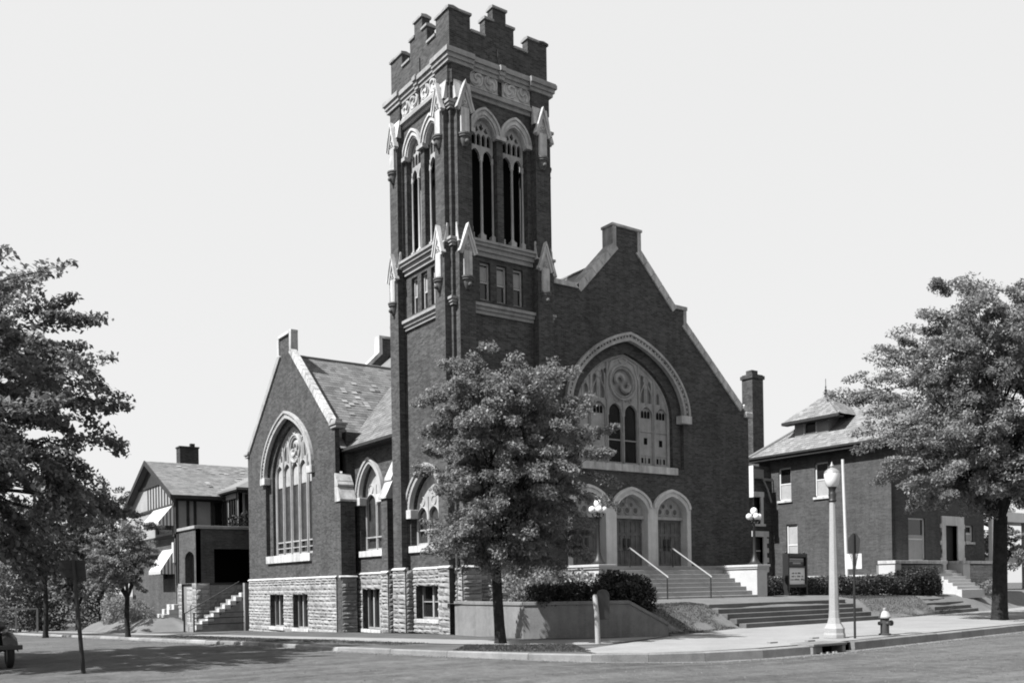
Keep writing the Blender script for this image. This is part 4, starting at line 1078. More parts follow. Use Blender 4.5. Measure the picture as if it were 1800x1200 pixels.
    q = MB(); q.box(38.0, 38.22, -.7, -.48, 2.8, 5.4); q.build('porch_post', 'white', r)
brick_house()

def timbered_house():
    r = thing('timbered_house', 'half-timbered house with brick porch and striped awnings, left of the church', 'house', (1, 33, -.6))
    # porch of brick on a stone base
    fp = front(26); fpl = side(-2.1)
    q = MB(); q.prism(rect(26.0, 29.5, 2.2, 5.5), -.3, 0, [opening(27.3, 2.25, 3.75, .95, .45, 6)]); q.build('porch_wall', 'brick_lit', r, fpl)
    q = MB(); q.prism(rect(-2.096, 3.2, 2.2, 5.5), -.3, 0, [rect(-1.0, 2.8, 2.25, 4.3)]); q.build('porch_wall', 'brick_house', r, fp)  # same porch brick: sunward face coloured paler, face away from the sun darker
    q = MB(); q.box(-1.8, 3, 26.3, 30.5, 2.0, 2.24); q.box(-1.8, 3, 26.3, 30.5, 5.0, 5.2); q.box(-1.0, 3, 28.8, 30.5, 2.2, 5.1); q.build('porch_interior', 'black', r)
    q = MB(); q.box(-2.2, 3.3, 25.9, 26.34, 5.5, 5.68); q.box(-2.2, -1.76, 26.34, 29.6, 5.503, 5.683); q.build('porch_coping', 'dark_trim', r, bevel=.012)
    BL = []; q = MB(); q.box(-1.98, 3.2, 26.07, 30.5, -1.2, 2.15); pb = q.build('porch_base', 'block_back', r)
    facing(BL, side(-2.1), 26.0, 26.75, -.9, 2.25, (), .26, 41, .06); facing(BL, side(-2.0), 26.75, 28.3, -.9, 2.0, ((27.2, 27.6, -.2, .8),), .26, 42, .04)
    facing(BL, front(26.0), -2.1, -1.3, -.9, 2.25, (), .26, 43, .06); facing(BL, front(26.06), -1.3, 2.2, -.9, 2.1, (), .26, 44, .05); facing(BL, side(-2.1), 29.0, 29.7, -.9, 2.25, (), .26, 45, .06)
    lay_blocks(BL, pb, 200)
    # wall lamp beside the doorway
    # main body: stucco with timbers, gable end toward the side street
    fm = front(30.6); fg = side(-2.0)
    ze, zr_, y0, y1, ym = 7.85, 10.7, 30.6, 42.0, 36.2
    q = MB(); q.prism([(30.6, 5.3), (30.6, 7.85), (ym, 10.5), (42, 7.85), (42, 5.3)], -.2, 0, [rect(31.4, 35.2, 5.6, 6.9)]); q.build('gable_wall', 'plaster', r, fg)
    q = MB(); q.prism(rect(30.6, 42, -1, 5.3), -.2, 0, [rect(31.2, 33.4, 2.6, 3.9)]); q.build('brick_wall', 'brick_lit', r, fg)
    q = MB(); q.box(31.2, 33.4, -.2, -.1, 2.6, 3.9); q.build('pane', 'glass', r, fg)
    q = MB(); q.box(31.4, 35.2, -.2, -.1, 5.6, 6.9); q.build('pane', 'glass', r, fg)
    q = MB(); q.prism(rect(-1.996, 8, 2, 8.2), -.2, 0, [rect(.45, 1.5, 6.0, 7.7)]); q.build('front_wall', 'plaster', r, fm)
    q = MB(); q.box(.45, 1.5, -.2, -.1, 6.0, 7.7); q.build('pane', 'glass', r, fm)
    q = MB(); q.box(-1.7, 8, 30.9, 41.8, -1, 7.7); q.build('inner_wall', 'brick_house', r)
    for x in (-1.9, -1.2, -.75, .35, 1.5): q = MB(); q.box(x - .09, x + .09, 0, .05, 5.5, 8.0); q.build('timber', 'wood', r, fm)
    q = MB(); q.box(-2, 3, 0, .06, 7.55, 7.75); q.build('timber', 'wood', r, fm)
    for y in (30.7, 31.05, 31.5, 32.2, 32.9, 33.6, 34.3, 35, 35.7, 36.4, 37.1): 
        zt = 7.85 + (y - 30.6) * 2.65 / 5.6 if y < ym else 10.3
        if y < 31.3: q = MB(); q.box(y - .07, y + .07, 0, .05, 5.3, 7.2); q.build('timber', 'wood', r, fg)
        q = MB(); q.box(y - .06, y + .06, 0, .05, 7.38, min(zt, 8.9)); q.build('timber', 'wood', r, fg)
    for z in (5.25, 7.22, 8.9): q = MB(); q.box(30.6 if z < 8 else 32.9, 42 if z < 8 else 39.6, 0, .08, z, z + .17); q.build('timber', 'wood', r, fg)
    q = MB(); q.prism([(33.2, 9.07), (ym, 10.5), (39.3, 9.07)], -.05, .03); q.build('gable_shade', 'wood', r, fg)  # dark triangle puts the shade under the gable peak into colour
    # roof with deep eaves
    def slab(pts, th=.14):
        m = MB(); m.add(pts + [(a, b, c - th) for a, b, c in pts], [(0, 1, 2, 3), (7, 6, 5, 4), (0, 4, 5, 1), (1, 5, 6, 2), (2, 6, 7, 3), (3, 7, 4, 0)]); return m
    sl = (zr_ - ze) / (ym - 29.8); x0 = -2.45
    q = slab([(x0, 29.8, ze), (9, 29.8, ze), (9, ym, zr_), (x0, ym, zr_)]); q2 = slab([(x0, ym, zr_), (9, ym, zr_), (9, 42.6, ze), (x0, 42.6, ze)]); q.add(q2.v, q2.f)
    rf = q.build('roof', 'tile', r)
    sm = MB(); V = Vector((0, ym - 29.8, zr_ - ze)); slates(sm, (x0, 29.8, ze), (1, 0, 0), V, 11.7, V.length, lambda a, b: x0 + a < .85 + b * .9 or b > 3.4, .32, .26, 21); tag(sm.build('roof_slate', 'tile', rf), kind='stuff')
    rr = random.Random(5); pm = MB(); Vn = V.normalized(); N = Vector((0, -(zr_ - ze), ym - 29.8)).normalized()
    for cx, cb, k in ((1.6, 1.2, 16), (3.2, 3.6, 12), (.2, 5.4, 3), (1.9, 5.2, 4), (3.4, 5.6, 3), (0, 2.2, 4), (5, 4.8, 3)):
        for _ in range(k):
            b = .26 * round((cb + rr.uniform(-.5, .5)) / .26); a = .32 * round((cx - x0 + rr.uniform(-.6, .6)) / .32); p = Vector((x0, 29.8, ze)) + Vector((1, 0, 0)) * a + Vn * b + N * .055
            pm.add([p, p + Vector((.31, 0, 0)), p + Vector((.31, 0, 0)) + Vn * .25 - N * .02, p + Vn * .25 - N * .02], [(0, 1, 2, 3)])
    tag(pm.build('worn_slate', 'slate_pale', rf), kind='stuff')
    q = MB(); q.box(x0, x0 + .08, 0, .01, 0, 0.01)
    bb = MB()
    for a, b in (((29.8, ze), (ym, zr_)), ((42.6, ze), (ym, zr_))): bb.add([(x0 - .04, a[0], a[1] - .3), (x0 - .04, b[0], b[1] - .3), (x0 - .04, b[0], b[1] + .03), (x0 - .04, a[0], a[1] + .03), (x0 + .04, a[0], a[1] - .3), (x0 + .04, b[0], b[1] - .3), (x0 + .04, b[0], b[1] + .03), (x0 + .04, a[0], a[1] + .03)], [(0, 1, 2, 3), (7, 6, 5, 4), (0, 4, 5, 1), (1, 5, 6, 2), (2, 6, 7, 3), (3, 7, 4, 0)])
    bb.build('bargeboard', 'wood', r); q = MB(); q.box(x0, 3, 29.78, 29.9, ze - .22, ze - .02); q.build('eaves', 'wood', r)
    # wing over the porch with its own hip
    q = MB(); wx, wy = .55, 26.4; zc = 8.15
    q.add([(wx, wy, zc), (wx, 30.9, zc), (wx + 3.4, 33.9, zc + 1.55), (wx + 3.4, wy + 3.0, zc + 1.55), (9, wy, zc), (9, wy + 3, zc + 1.55), (wx, wy, zc - .14), (wx, 30.6, zc - .14), (9, wy, zc - .14)], [(0, 1, 2, 3), (4, 0, 3, 5), (0, 6, 7, 1), (0, 4, 8, 6)]); q.build('wing_roof', 'tile', r)
    q = MB(); q.box(wx + .05, 9, wy + .05, 31.5, zc - .22, zc - .14); q.build('wing_eaves', 'wood', r)
    fw = side(1.0)
    q = MB(); q.prism(rect(27.2, 30.6, 5.2, 7.95), -.2, 0, [rect(27.75, 29.1, 5.6, 7.6), rect(29.4, 30.5, 5.6, 7.6)]); q.build('wing_wall', 'plaster', r, fw)
    q = MB(); q.box(27.7, 30.55, -.2, -.15, 5.5, 7.7); wg = q.build('pane', 'glass', r, fw)
    q = MB()
    for y in (27.75, 28.2, 28.65, 29.1, 29.4, 29.9, 30.4): q.box(y - .05, y + .05, -.15, .04, 5.6, 7.6)
    q.build('window_frame', 'wood', r, fw)
    for y in (27.25, 27.6): q = MB(); q.box(y - .06, y + .06, 0, .05, 5.4, 7.9); q.build('timber', 'wood', r, fw)
    q = MB(); q.prism(rect(1.004, 6, 5.2, 7.9), -.2, 0); q.build('wing_wall', 'plaster', r, front(27.2))
    q = MB(); q.box(1.35, 5, 0, .06, 5.6, 7.8); q.build('wing_window', 'wood', r, front(27.2))
    # chimney
    q = MB(); q.box(.0, 1.3, 36.4, 37.3, 9.6, 11.85); q.box(-.05, 1.35, 36.35, 37.35, 11.85, 11.95); q.box(.8, 1.1, 36.6, 36.9, 11.95, 12.2); q.build('chimney', 'brick_chimney', r)
    # awnings
    for (a, b, z0, z1, out, w0) in ((30.95, 35.5, 7.35, 6.2, .95, 0), (30.8, 33.7, 4.5, 3.1, .9, 0)):
        q = MB(); xo = -2.0 - out
        q.add([(-2.0, a, z0), (-2.0, b, z0), (xo, b, z1), (xo, a, z1), (xo, a, z1 - .22), (xo, b, z1 - .22)], [(0, 1, 2, 3), (3, 2, 5, 4)]); aw = q.build('awning', 'canvas', r)
        for e in (a, b):
            s = MB(); s.add([(-2.0, e, z0), (xo, e, z1), (xo, e, z1 - .22), (-2.0, e, z1 - .22)], [(0, 1, 2, 3)]); s.build('awning_side', 'awning2', aw)
    q = MB(); q.box(29.75, 30.0, 0, .1, 2, 5.4); q.build('drain_pipe', 'wood', r, side(-2.0))
    q = MB(); q.box(30.65, 31.05, 0, .12, 3.6, 4.9); q.build('window_surround', 'white', r, fg)
    # front steps beside the porch
    for i in range(6):
        q = MB(); q.box(-3.9 + .3 * i, -2.05, 29.75, 31.4, -.9 + .3 * i, -.55 + .3 * i); q.build('step', 'cheek', r, bevel=.015)
# striped cloth for the awning sides: stripes run upright
def stripes():
    s = NT('awning_side_cloth'); sp = s.n('ShaderNodeSeparateXYZ'); s.l(s.pos(), sp.inputs[0])
    st = s.math('GREATER_THAN', s.math('PINGPONG', sp.outputs[0], .11), .055); s.bsdf(s.rng(st, 0, 1, .14, .55), .9); return s.m
MT['awning2'] = stripes()
timbered_house()

def side_stair():
    r = thing('side_stair', 'stone stair with stepped cheek and iron railing between church and timbered house', 'stair', (-.9, 24.5, -.5))
    n = 9
    for i in range(n):
        x = -2.75 + .33 * i; z = -.55 + (i + 1) * .225
        q = MB(); q.box(x, .6 if i == n - 1 else x + .36, 24.0, 25.7, -1.0, z); q.build('step', 'block', r, bevel=.012)
        q = MB(); q.box(x - .1, x + .26, 23.6, 24.05, z - .12, z + .16); q.build('coping_stone', 'cheek', r, bevel=.02)
    q = MB(); q.add([(-2.9, 23.66, -1), (.5, 23.66, -1), (.5, 23.66, 1.4), (.1, 23.66, 1.35), (-2.9, 23.66, -.5), (-2.9, 24.0, -1), (.5, 24.0, -1), (.5, 24.0, 1.4), (.1, 24.0, 1.35), (-2.9, 24.0, -.5)], [(0, 1, 2, 3, 4), (9, 8, 7, 6, 5), (0, 4, 9, 5), (4, 3, 8, 9), (3, 2, 7, 8), (2, 1, 6, 7)]); q.build('cheek_wall', 'block', r)
    q = MB(); q.box(-.1, 1.2, 23.3, 23.6, -1, 2.2); q.build('flank_wall', 'block', r)
    for x in (-3.0,): 
        q = MB(); q.tube([(x, 23.5, -.7), (x, 23.5, .55)], .05, 6); q.build('post', 'iron', r); q = MB(); q.tube([(x, 25.4, -.7), (x, 25.4, .5)], .06, 6); q.build('post', 'iron', r)
    q = MB()
    for z in (.5, .2, -.15): q.tube([(-3.0, 23.45, z), (.0, 23.45, z + .02)], .025, 6)
    q.build('rail', 'iron', r)
    q = MB(); q.tube([(-3.0, 25.4, .45), (.3, 25.4, 2.3)], .03, 6); q.build('hand_rail', 'iron', r)
side_stair()

# ================================================================== STREET FURNITURE
def street_lamp():
    x, y = 5.82, -12.74; r = thing('street_lamp', 'fluted pale concrete street lamp with white acorn globe at the kerb', 'street lamp', (x, y, 0)); F = at(x, y, .012)
    q = MB(); q.lathe([(.33, 0), (.33, .1), (.31, .16), (.31, .3), (.28, .34), (.215, .44), (.17, .62), (.158, .8), (.155, .84)], (0, 0, 0), 8, False); q.build('base', 'post', r, F, bevel=.012)
    q = MB(); q.lathe([(.152, .8), (.145, 1.4), (.125, 2.5), (.092, 4.1), (.09, 4.2)], (0, 0, 0), 8, False); q.build('shaft', 'post', r, F, bevel=.01)
    q = MB(); q.lathe([(.1, 4.18), (.13, 4.22), (.1, 4.28), (.12, 4.4), (.1, 4.46), (.085, 4.52), (.12, 4.6), (.15, 4.68)], (0, 0, 0), 16); q.build('collar', 'iron', r, F)
    q = MB(); q.lathe([(.14, 4.64), (.185, 4.70), (.225, 4.84), (.24, 5.0), (.235, 5.06), (.2, 5.08)], (0, 0, 0), 18); q.build('globe', 'globe', r, F)
    q = MB(); q.lathe([(.24, 5.06), (.22, 5.12), (.13, 5.19), (.07, 5.22), (.05, 5.24), (.07, 5.28), (.03, 5.34), (.01, 5.42)], (0, 0, 0), 16); q.build('cap', 'rail', r, F)
street_lamp()

def hydrant():
    x, y = 8.05, -13.0; r = thing('fire_hydrant', 'stout dark fire hydrant with pale domed cap on the pavement', 'fire hydrant', (x, y, 0)); F = at(x, y, .012, R(-20))
    q = MB(); q.lathe([(.19, 0), (.19, .05), (.135, .06), (.135, .5), (.15, .51), (.15, .55)], (0, 0, 0), 14); q.build('barrel', 'hydrant', r, F)
    q = MB(); q.lathe([(.19, .55), (.19, .6), (.165, .62), (.14, .7), (.08, .76), (.035, .78), (.045, .8), (.045, .86), (.02, .87)], (0, 0, 0), 14); q.build('bonnet', 'hydrant_cap', r, F)
    q = MB(); q.tube([(.1, 0, .38), (.22, 0, .38)], .075, 10); q.tube([(.2, 0, .38), (.27, 0, .38)], .09, 8); q.tube([(0, -.1, .38), (0, -.24, .38)], .06, 10); q.tube([(-.1, 0, .38), (-.22, 0, .38)], .06, 10); q.build('nozzle', 'hydrant', r, F)
hydrant()

def sign_post():
    x, y = 5.95, -13.37; r = thing('sign_post', 'thin dark post with dark shield sign and square white plate', 'sign', (x, y, 0)); F = at(x, y, .0, VA - math.pi / 2 - .5)
    q = MB(); q.tube([(0, 0, -.1), (0, 0, 3.2)], .035, 8); q.build('post', 'iron', r, F)
    q = MB(); q.prism([(-.17, 3.0), (-.08, 3.16), (.08, 3.2), (.19, 3.02), (.16, 2.7), (.06, 2.2), (-.04, 2.2), (-.17, 2.7)], .04, .065); q.build('shield_sign', 'signback', r, F)
    q = MB(); q.box(-.25, .22, .04, .06, 2.12, 2.58); q.build('plate', 'white', r, F)
sign_post()

def mail_box():
    x, y = -.8, -9.3; r = thing('letter_box', 'dark letter box mounted on a leaning white post at the corner', 'letter box', (x, y, 0)); F = at(x, y, 0, VA - math.pi / 2)
    q = MB(); q.tube([(.02, 0, -.1), (0, 0, .8), (-.05, 0, 1.42), (-.052, 0, 1.47)], [.08, .074, .07, .045], 12); q.build('post', 'post', r, F)
    q = MB(); pts = [(-.11, .72), (-.11, 1.45)] + [(-.11 + .19 * (1 - math.cos(math.pi * i / 8)), 1.45 + .17 * math.sin(math.pi * i / 8)) for i in range(1, 8)] + [(.27, 1.45), (.27, .72)]
    q.prism([(u + .12, z) for u, z in pts], .08, .34); q.build('box', 'paint_dark', r, F, bevel=.01)
    q = MB(); q.box(.1, .3, .34, .37, 1.3, 1.4); q.build('flap', 'iron', r, F)
mail_box()

def notice_board():
    x, y = 17.75, -2.0; r = thing('notice_board', 'black framed church notice board with pale lettered sheet standing in the hedge', 'notice board', (x, y, 1.1)); F = front(y, x, 0) @ Matrix.Rotation(R(-6), 4, 'Z')
    q = MB(); q.box(-.82, -.72, -.2, .1, 1.1, 3.08); q.box(.72, .82, -.2, .1, 1.1, 3.08); q.box(-.74, .74, -.2, .12, 2.93, 3.06); q.box(-.74, .74, -.2, .1, 1.5, 1.64); q.box(-.72, .72, -.2, -.15, 1.5, 3); q.box(-.72, .72, -.15, .08, 2.42, 2.5)
    for k in range(13): q.box(-.78 + .13 * k - .03, -.78 + .13 * k + .03, -.2, .1, 3.06, 3.1)
    q.lathe([(.04, 3.08), (.06, 3.14), (.01, 3.22)], (-.77, -.05, 0), 8); q.lathe([(.04, 3.08), (.06, 3.14), (.01, 3.22)], (.77, -.05, 0), 8); q.lathe([(.03, 3.06), (.05, 3.12), (.01, 3.16)], (.4, -.05, 0), 8); q.build('frame', 'iron', r, F)
    q = MB(); q.box(-.60, .70, -.15, .02, 1.64, 2.42); q.build('sheet', 'paper', r, F)
    q = MB(); rr = random.Random(2)
    for z, segs in ((2.13, ((-.4, -.2), (-.12, .02), (.1, .34))), (1.98, ((-.42, -.22), (-.14, -.1), (.04, .3), (.42, .56))), (1.83, ((-.52, -.46), (-.4, -.3), (-.2, .22), (.38, .64)))):
        for a, b in segs:
            u = a
            while u < b: w = rr.uniform(.02, .045); q.box(u, u + w, .02, .024, z, z + rr.choice([.05, .06, .075])); u += w + .014
    tag(q.build('lettering', 'ink', r, F), kind='stuff')
    q = MB(); q.box(-.66, .66, -.15, .02, 2.52, 2.9); q.build('header', 'paint_dark', r, F)
    q = MB()
    for z, a, b, h in ((2.78, -.55, .58, .08), (2.6, -.3, .36, .08)):
        u = a
        while u < b: w = rr.uniform(.03, .055); q.box(u, u + w, .02, .024, z, z + h); u += w + .025
    q.box(-.6, .62, .02, .023, 2.715, 2.735); tag(q.build('lettering', 'gilt', r, F), kind='stuff')
notice_board()

q = MB(); q.tube([(22.85, -1.2, 1.0), (22.6, -1.2, 7.97)], [.09, .075], 10); tag(q.build('flag_pole', 'white'), 'slender leaning white pole in front of the brick house wall', 'pole')

def left_sign():
    r = thing('street_sign', 'large dark board seen from behind on a leaning pole beside the left street', 'sign', (-14.55, -7.2, -.15)); F = at(-14.55, -7.2, -.13, VA - math.pi / 2 + .25)
    q = MB(); q.tube([(0, 0, -.05), (-.09, 0, 1.3), (-.19, 0, 2.66)], [.05, .045, .04], 8); q.build('pole', 'signback', r, F)
    q = MB(); q.box(-.5, .06, .05, .08, 2.46, 2.64); q.box(-.47, .07, .052, .075, 2.24, 2.44); q.box(-.12, .08, .05, .07, 2.15, 2.23); q.build('board', 'signback', r, F)
    q = MB(); q.box(-.49, .06, .04, .05, 2.44, 2.46); q.build('batten', 'signback', r, F)
left_sign()

def storm_drain():
    x0, x1 = 2.5, 3.95; r = thing('storm_drain', 'kerbside storm drain with dark mouth under a stone lid', 'storm drain', (3.2, -14.3, 0))
    q = MB(); q.box(x0 - .02, x1 + .02, -14.5, -13.7, -.03, .05); q.build('lid', 'kerb', r, bevel=.02)
    for a in (x0, x1 - .14): q = MB(); q.box(a, a + .14, -14.46, -13.7, -.5, -.03); q.build('jamb', 'kerb', r, bevel=.012)
    q = MB(); q.box(x0 + .14, x1 - .14, -14.1, -14.05, -.5, -.03); q.build('mouth', 'black', r)
    q = MB(); rr = random.Random(8)
    for k in range(7): a = x0 + .3 + k * .13; q.lathe([(.03, 0), (.07, .03), (.05, .08), (.01, .1)], (a, -14.45 + rr.uniform(-.05, .05), -.28), 6)
    tag(q.build('rubble', 'concrete', r), kind='stuff')
storm_drain()
for k, (x, y) in enumerate(((2.45, -13.05), (3.75, -13.35), (5.0, -12.55))):
    q = MB(); q.box(x, x + .32, y, y + .12, 0, .05); tag(q.build('loose_brick', 'kerb', None, I4), ('loose brick on the pavement left of the lamp base, farthest left', 'middle loose brick on the pavement near the storm drain lid', 'loose brick lying beside the lamp base')[k], 'brick', 'loose bricks by the lamp')

def car():
    x, y = -16.35, -3.2; z = zr(-16, -4) ; r = thing('parked_car', 'black vintage car with round headlight parked at the left edge', 'car', (x, y, z)); F = at(x, y, z)
    # local: +x right, y toward -y is the nose
    q = MB(); q.box(-.62, .62, .3, 3.0, .5, 1.05); q.prism([(-.62, 1.0), (-.6, 1.75), (.6, 1.75), (.62, 1.0)], .9, 2.7); q.build('body', 'paint_dark', r, F, bevel=.06)
    q = MB(); q.add([(-.33, -.9, .55), (.33, -.9, .55), (.33, -.9, 1.12), (0, -.9, 1.2), (-.33, -.9, 1.12), (-.55, .4, .5), (.55, .4, .5), (.55, .4, 1.15), (0, .4, 1.25), (-.55, .4, 1.15)], [(0, 1, 2, 3, 4), (9, 8, 7, 6, 5), (0, 5, 6, 1), (1, 6, 7, 2), (2, 7, 8, 3), (3, 8, 9, 4), (4, 9, 5, 0)]); q.build('hood', 'paint_dark', r, F, bevel=.03)
    q = MB(); q.box(-.3, .3, -.94, -.905, .55, 1.1); q.build('radiator', 'chrome', r, F, bevel=.03)
    for sx in (-1, 1):
        q = MB(); pts = []
        prof = [(-1.2, .62), (-1.15, .8), (-.95, .93), (-.7, .95), (-.45, .86), (-.2, .62), (.1, .42)]
        for yy, zz in prof: pts.append([(sx * .48, yy, zz - .06), (sx * .62, yy, zz), (sx * .74, yy, zz - .05), (sx * .82, yy, zz - .18)])
        vs = [p for row in pts for p in row]; fs = [(i * 4 + j, i * 4 + j + 1, (i + 1) * 4 + j + 1, (i + 1) * 4 + j) for i in range(len(prof) - 1) for j in range(3)]
        n0 = len(vs); vs += [(a, b, c - .04) for a, b, c in vs]; fs += [tuple(i + n0 for i in f) for f in fs]
        q.add(vs, fs, True); q.build('fender', 'paint_dark', r, F)
        for yw in (-.72, 2.3):
            q = MB(); n = 20; q.tube([(sx * .68, yw + .29 * math.cos(2 * math.pi * i / n), .36 + .29 * math.sin(2 * math.pi * i / n)) for i in range(n)], .085, 8, True, True); w = q.build('wheel', 'rubber', r, F)
            q = MB(); q.tube([(sx * .62, yw, .36), (sx * .74, yw, .36)], .22, 14); q.build('rim', 'paint_dark', w, F)
        q = MB(); q.tube([(sx * .44, -.62, 1.06), (sx * .44, -.78, 1.06), (sx * .44, -.88, 1.06), (sx * .44, -.9, 1.06)], [.05, .13, .145, .13], 14); h = q.build('headlight', 'hydrant', r, F)
        q = MB(); q.tube([(sx * .44, -.895, 1.06), (sx * .44, -.92, 1.06)], [.125, .09], 14); q.build('lens', 'glass', h, F)
        q = MB(); q.tube([(sx * .44, -.7, 1.0), (sx * .44, -.7, .6)], .03, 6); q.build('bracket', 'iron', h, F)
    q = MB(); q.box(-.9, .9, -1.36, -1.3, .48, .6); q.build('bumper', 'paint_dark', r, F, bevel=.02)
    q = MB(); q.box(-.58, .58, .88, .9, 1.12, 1.65); q.build('windshield', 'glass', r, F)
car()

# ================================================================== VEGETATION
def leaf_mesh(name, P, size, mat, rng, up=.35, aspect=.5, fold=.0, orient=None):
    """one diamond of two triangles per point in P (N,3)"""
    N = len(P); P = np.asarray(P, dtype=np.float64)
    d = rng.normal(size=(N, 3)); d /= np.linalg.norm(d, axis=1)[:, None]
    if orient is not None: d = d * .8 + orient; d /= np.linalg.norm(d, axis=1)[:, None]
    nrm = rng.normal(size=(N, 3)); nrm[:, 2] += up * 3; s = np.cross(d, nrm); s /= (np.linalg.norm(s, axis=1)[:, None] + 1e-9)
    up2 = np.cross(s, d)
    L = size * rng.uniform(.6, 1.3, N)[:, None]; Wd = L * aspect
    a = P - d * L * .5; b = P + s * Wd * .5 + up2 * L * .08; c = P + d * L * .5; e = P - s * Wd * .5 + up2 * L * .08
    V = np.stack([a, b, c, e], 1).reshape(-1, 3)
    me = bpy.data.meshes.new(name); me.vertices.add(N * 4); me.vertices.foreach_set('co', V.ravel())
    me.loops.add(N * 4); me.loops.foreach_set('vertex_index', np.arange(N * 4, dtype=np.int32))
    me.polygons.add(N); me.polygons.foreach_set('loop_start', np.arange(0, N * 4, 4, dtype=np.int32))
    try: me.polygons.foreach_set('loop_total', np.full(N, 4, dtype=np.int32))
    except Exception: pass
    me.update(calc_edges=True); me.materials.append(MT[mat]); return me

def crown_points(rng, c, rad, nclu, per, spread, shell=.5, flat=.75, droop=.2, lobes=9, spray=.0, pw=2.0, thin=.33):
    c = np.array(c); rad = np.array(rad); cl = []; ph = rng.uniform(0, 6.28, (4, 3))
    while len(cl) < nclu:
        v = rng.normal(size=3); v /= np.linalg.norm(v); v = v / (np.abs(v) ** pw).sum() ** (1 / pw)
        az = math.atan2(v[1], v[0])
        bump = 1 + .16 * math.sin(3 * az + ph[0, 0]) * math.cos(2.2 * v[2] + ph[0, 1]) + .12 * math.sin(5 * az + 4 * v[2] + ph[1, 0]) + .08 * math.sin(9 * az - 6 * v[2] + ph[2, 0])
        t = rng.uniform(shell ** 3, 1) ** (1 / 3) * bump
        p = v * t
        if p[2] < -flat: continue
        cl.append((p, v))
    pts = []; ori = []; cen = []; twigs = []
    for p, v in cl:
        q = c + p * rad; cen.append(q)
        o = v * np.array([1, 1, .5]); o[2] -= droop; o += rng.normal(size=3) * .25; o /= np.linalg.norm(o)
        n = int(per * rng.uniform(.6, 1.4)); ln = spread * rng.uniform(.7, 1.35)
        tt = rng.uniform(-.55, .6, size=(n, 1)) * (1 + spray)
        b = rng.normal(size=(n, 3)); b /= np.linalg.norm(b, axis=1)[:, None]; b *= rng.uniform(0, 1, (n, 1)) ** .45
        w = 1 - np.clip(np.abs(tt) / (1 + spray), 0, .8) * .75
        x = q + o * tt * ln + b * ln * thin * 1.5 * w * np.array([1, 1, .7])
        pts.append(x); ori.append(np.repeat(o[None], n, 0)); twigs.append((q - o * ln * .9, q + o * ln * .55 * (1 + spray)))
    return np.concatenate(pts), np.concatenate(ori), cen, twigs

def tree(label, base, tr, th, c, rad, nclu, per, lsize, seed, mat='leaf', spread=.7, limbs=9, shell=.5, flat=.75, lean=(0, 0), group=None, spray=0., aspect=.5, name='street_tree', extra=(), pw=2.0, thin=.33):
    rng = np.random.default_rng(seed); rr = random.Random(seed)
    t = thing(name, label, 'tree', base, group)
    P, O, cen, tw = crown_points(rng, c, rad, nclu, per, spread, shell, flat, .2, 9, spray, pw, thin)
    for (ec, erad, en) in extra:
        P2, O2, c2, t2 = crown_points(rng, ec, erad, en, per, spread, .3, .9, .2, 9, spray); P = np.concatenate([P, P2]); O = np.concatenate([O, O2]); cen += c2; tw += t2
    place(bpy.data.objects.new('crown', leaf_mesh('crown', P, lsize, mat, rng, .7, aspect, 0, O * .5)), t, I4)
    mb = MB(); top = Vector((base[0] + lean[0], base[1] + lean[1], base[2] + th))
    b = Vector(base); mid = b.lerp(top, .5) + Vector((rr.uniform(-.05, .05), rr.uniform(-.05, .05), 0))
    mb.tube([b + Vector((0, 0, -.2)), b + Vector((0, 0, .12)), b.lerp(mid, .4), mid, top], [tr * 1.45, tr * 1.12, tr * 1.0, tr * .95, tr * .9], 12)
    C0 = Vector(c)
    order = sorted(range(len(cen)), key=lambda i: rr.random())
    for k, i in enumerate(order[:limbs]):
        e = Vector(cen[i]); e = C0 + (e - C0) * .8
        m1 = top.lerp(e, .35) + Vector((rr.uniform(-.2, .2), rr.uniform(-.2, .2), .25 * (e - top).length * .5)); m2 = top.lerp(e, .7) + Vector((rr.uniform(-.2, .2), rr.uniform(-.2, .2), .1 * (e - top).length))
        mb.tube([top + Vector((0, 0, -.15)), m1, m2, e], [tr * .55, tr * .36, tr * .22, tr * .06], 7)
        for j in order[limbs + k * 4: limbs + k * 4 + 4]:
            f = Vector(cen[j]); s0 = m1.lerp(m2, rr.random())
            mb.tube([s0, s0.lerp(f, .5) + Vector((0, 0, .12)), f], [tr * .2, tr * .12, tr * .03], 5)
    for a, b2 in tw: mb.tube([a, b2], [max(.012, tr * .07), .005], 4)
    mb.build('trunk', 'bark', t)
    return t

# the street trees
tree('young leafy street tree with dark trunk in front of the church tower', (-2.56, -6.77, 0), .165, 2.6, (-2.05, -6.8, 5.5), (2.6, 2.6, 3.3), 270, 290, .12, 11, 'leaf', .62, 10, .3, .9, (-.1, .05), spray=.2, thin=.36, extra=(((-3.3, -6.9, 3.2), (1.5, 1.5, 1.1), 34), ((-1.3, -6.9, 2.9), (1.7, 1.5, .9), 34), ((-3.6, -6.9, 7.6), (1.2, 1.3, 1.2), 22)))
tree('broad full street tree on the right pavement before the brick house', (20.93, -9.97, 0), .30, 4.4, (22.3, -9.9, 9.2), (4.9, 5.6, 4.9), 520, 270, .15, 16, 'leaf_right', .85, 14, .35, .85, (.2, .0), spray=.15, pw=2.7, thin=.38, extra=(((19.2, -9.9, 11.0), (2.4, 2.6, 2.3), 70), ((18.3, -9.9, 6.6), (2.5, 2.6, 2.0), 80), ((20.6, -10.2, 6.0), (3.0, 2.6, 1.5), 70)))
tree('big dark leafy tree spreading in from the left edge of the street', (-18.6, -1.2, -.1), .35, 3.5, (-18.0, -1.2, 6.7), (5.5, 5.6, 4.7), 430, 280, .16, 13, 'leaf_big', .85, 14, .4, .95, spray=.6, aspect=.6, thin=.3)
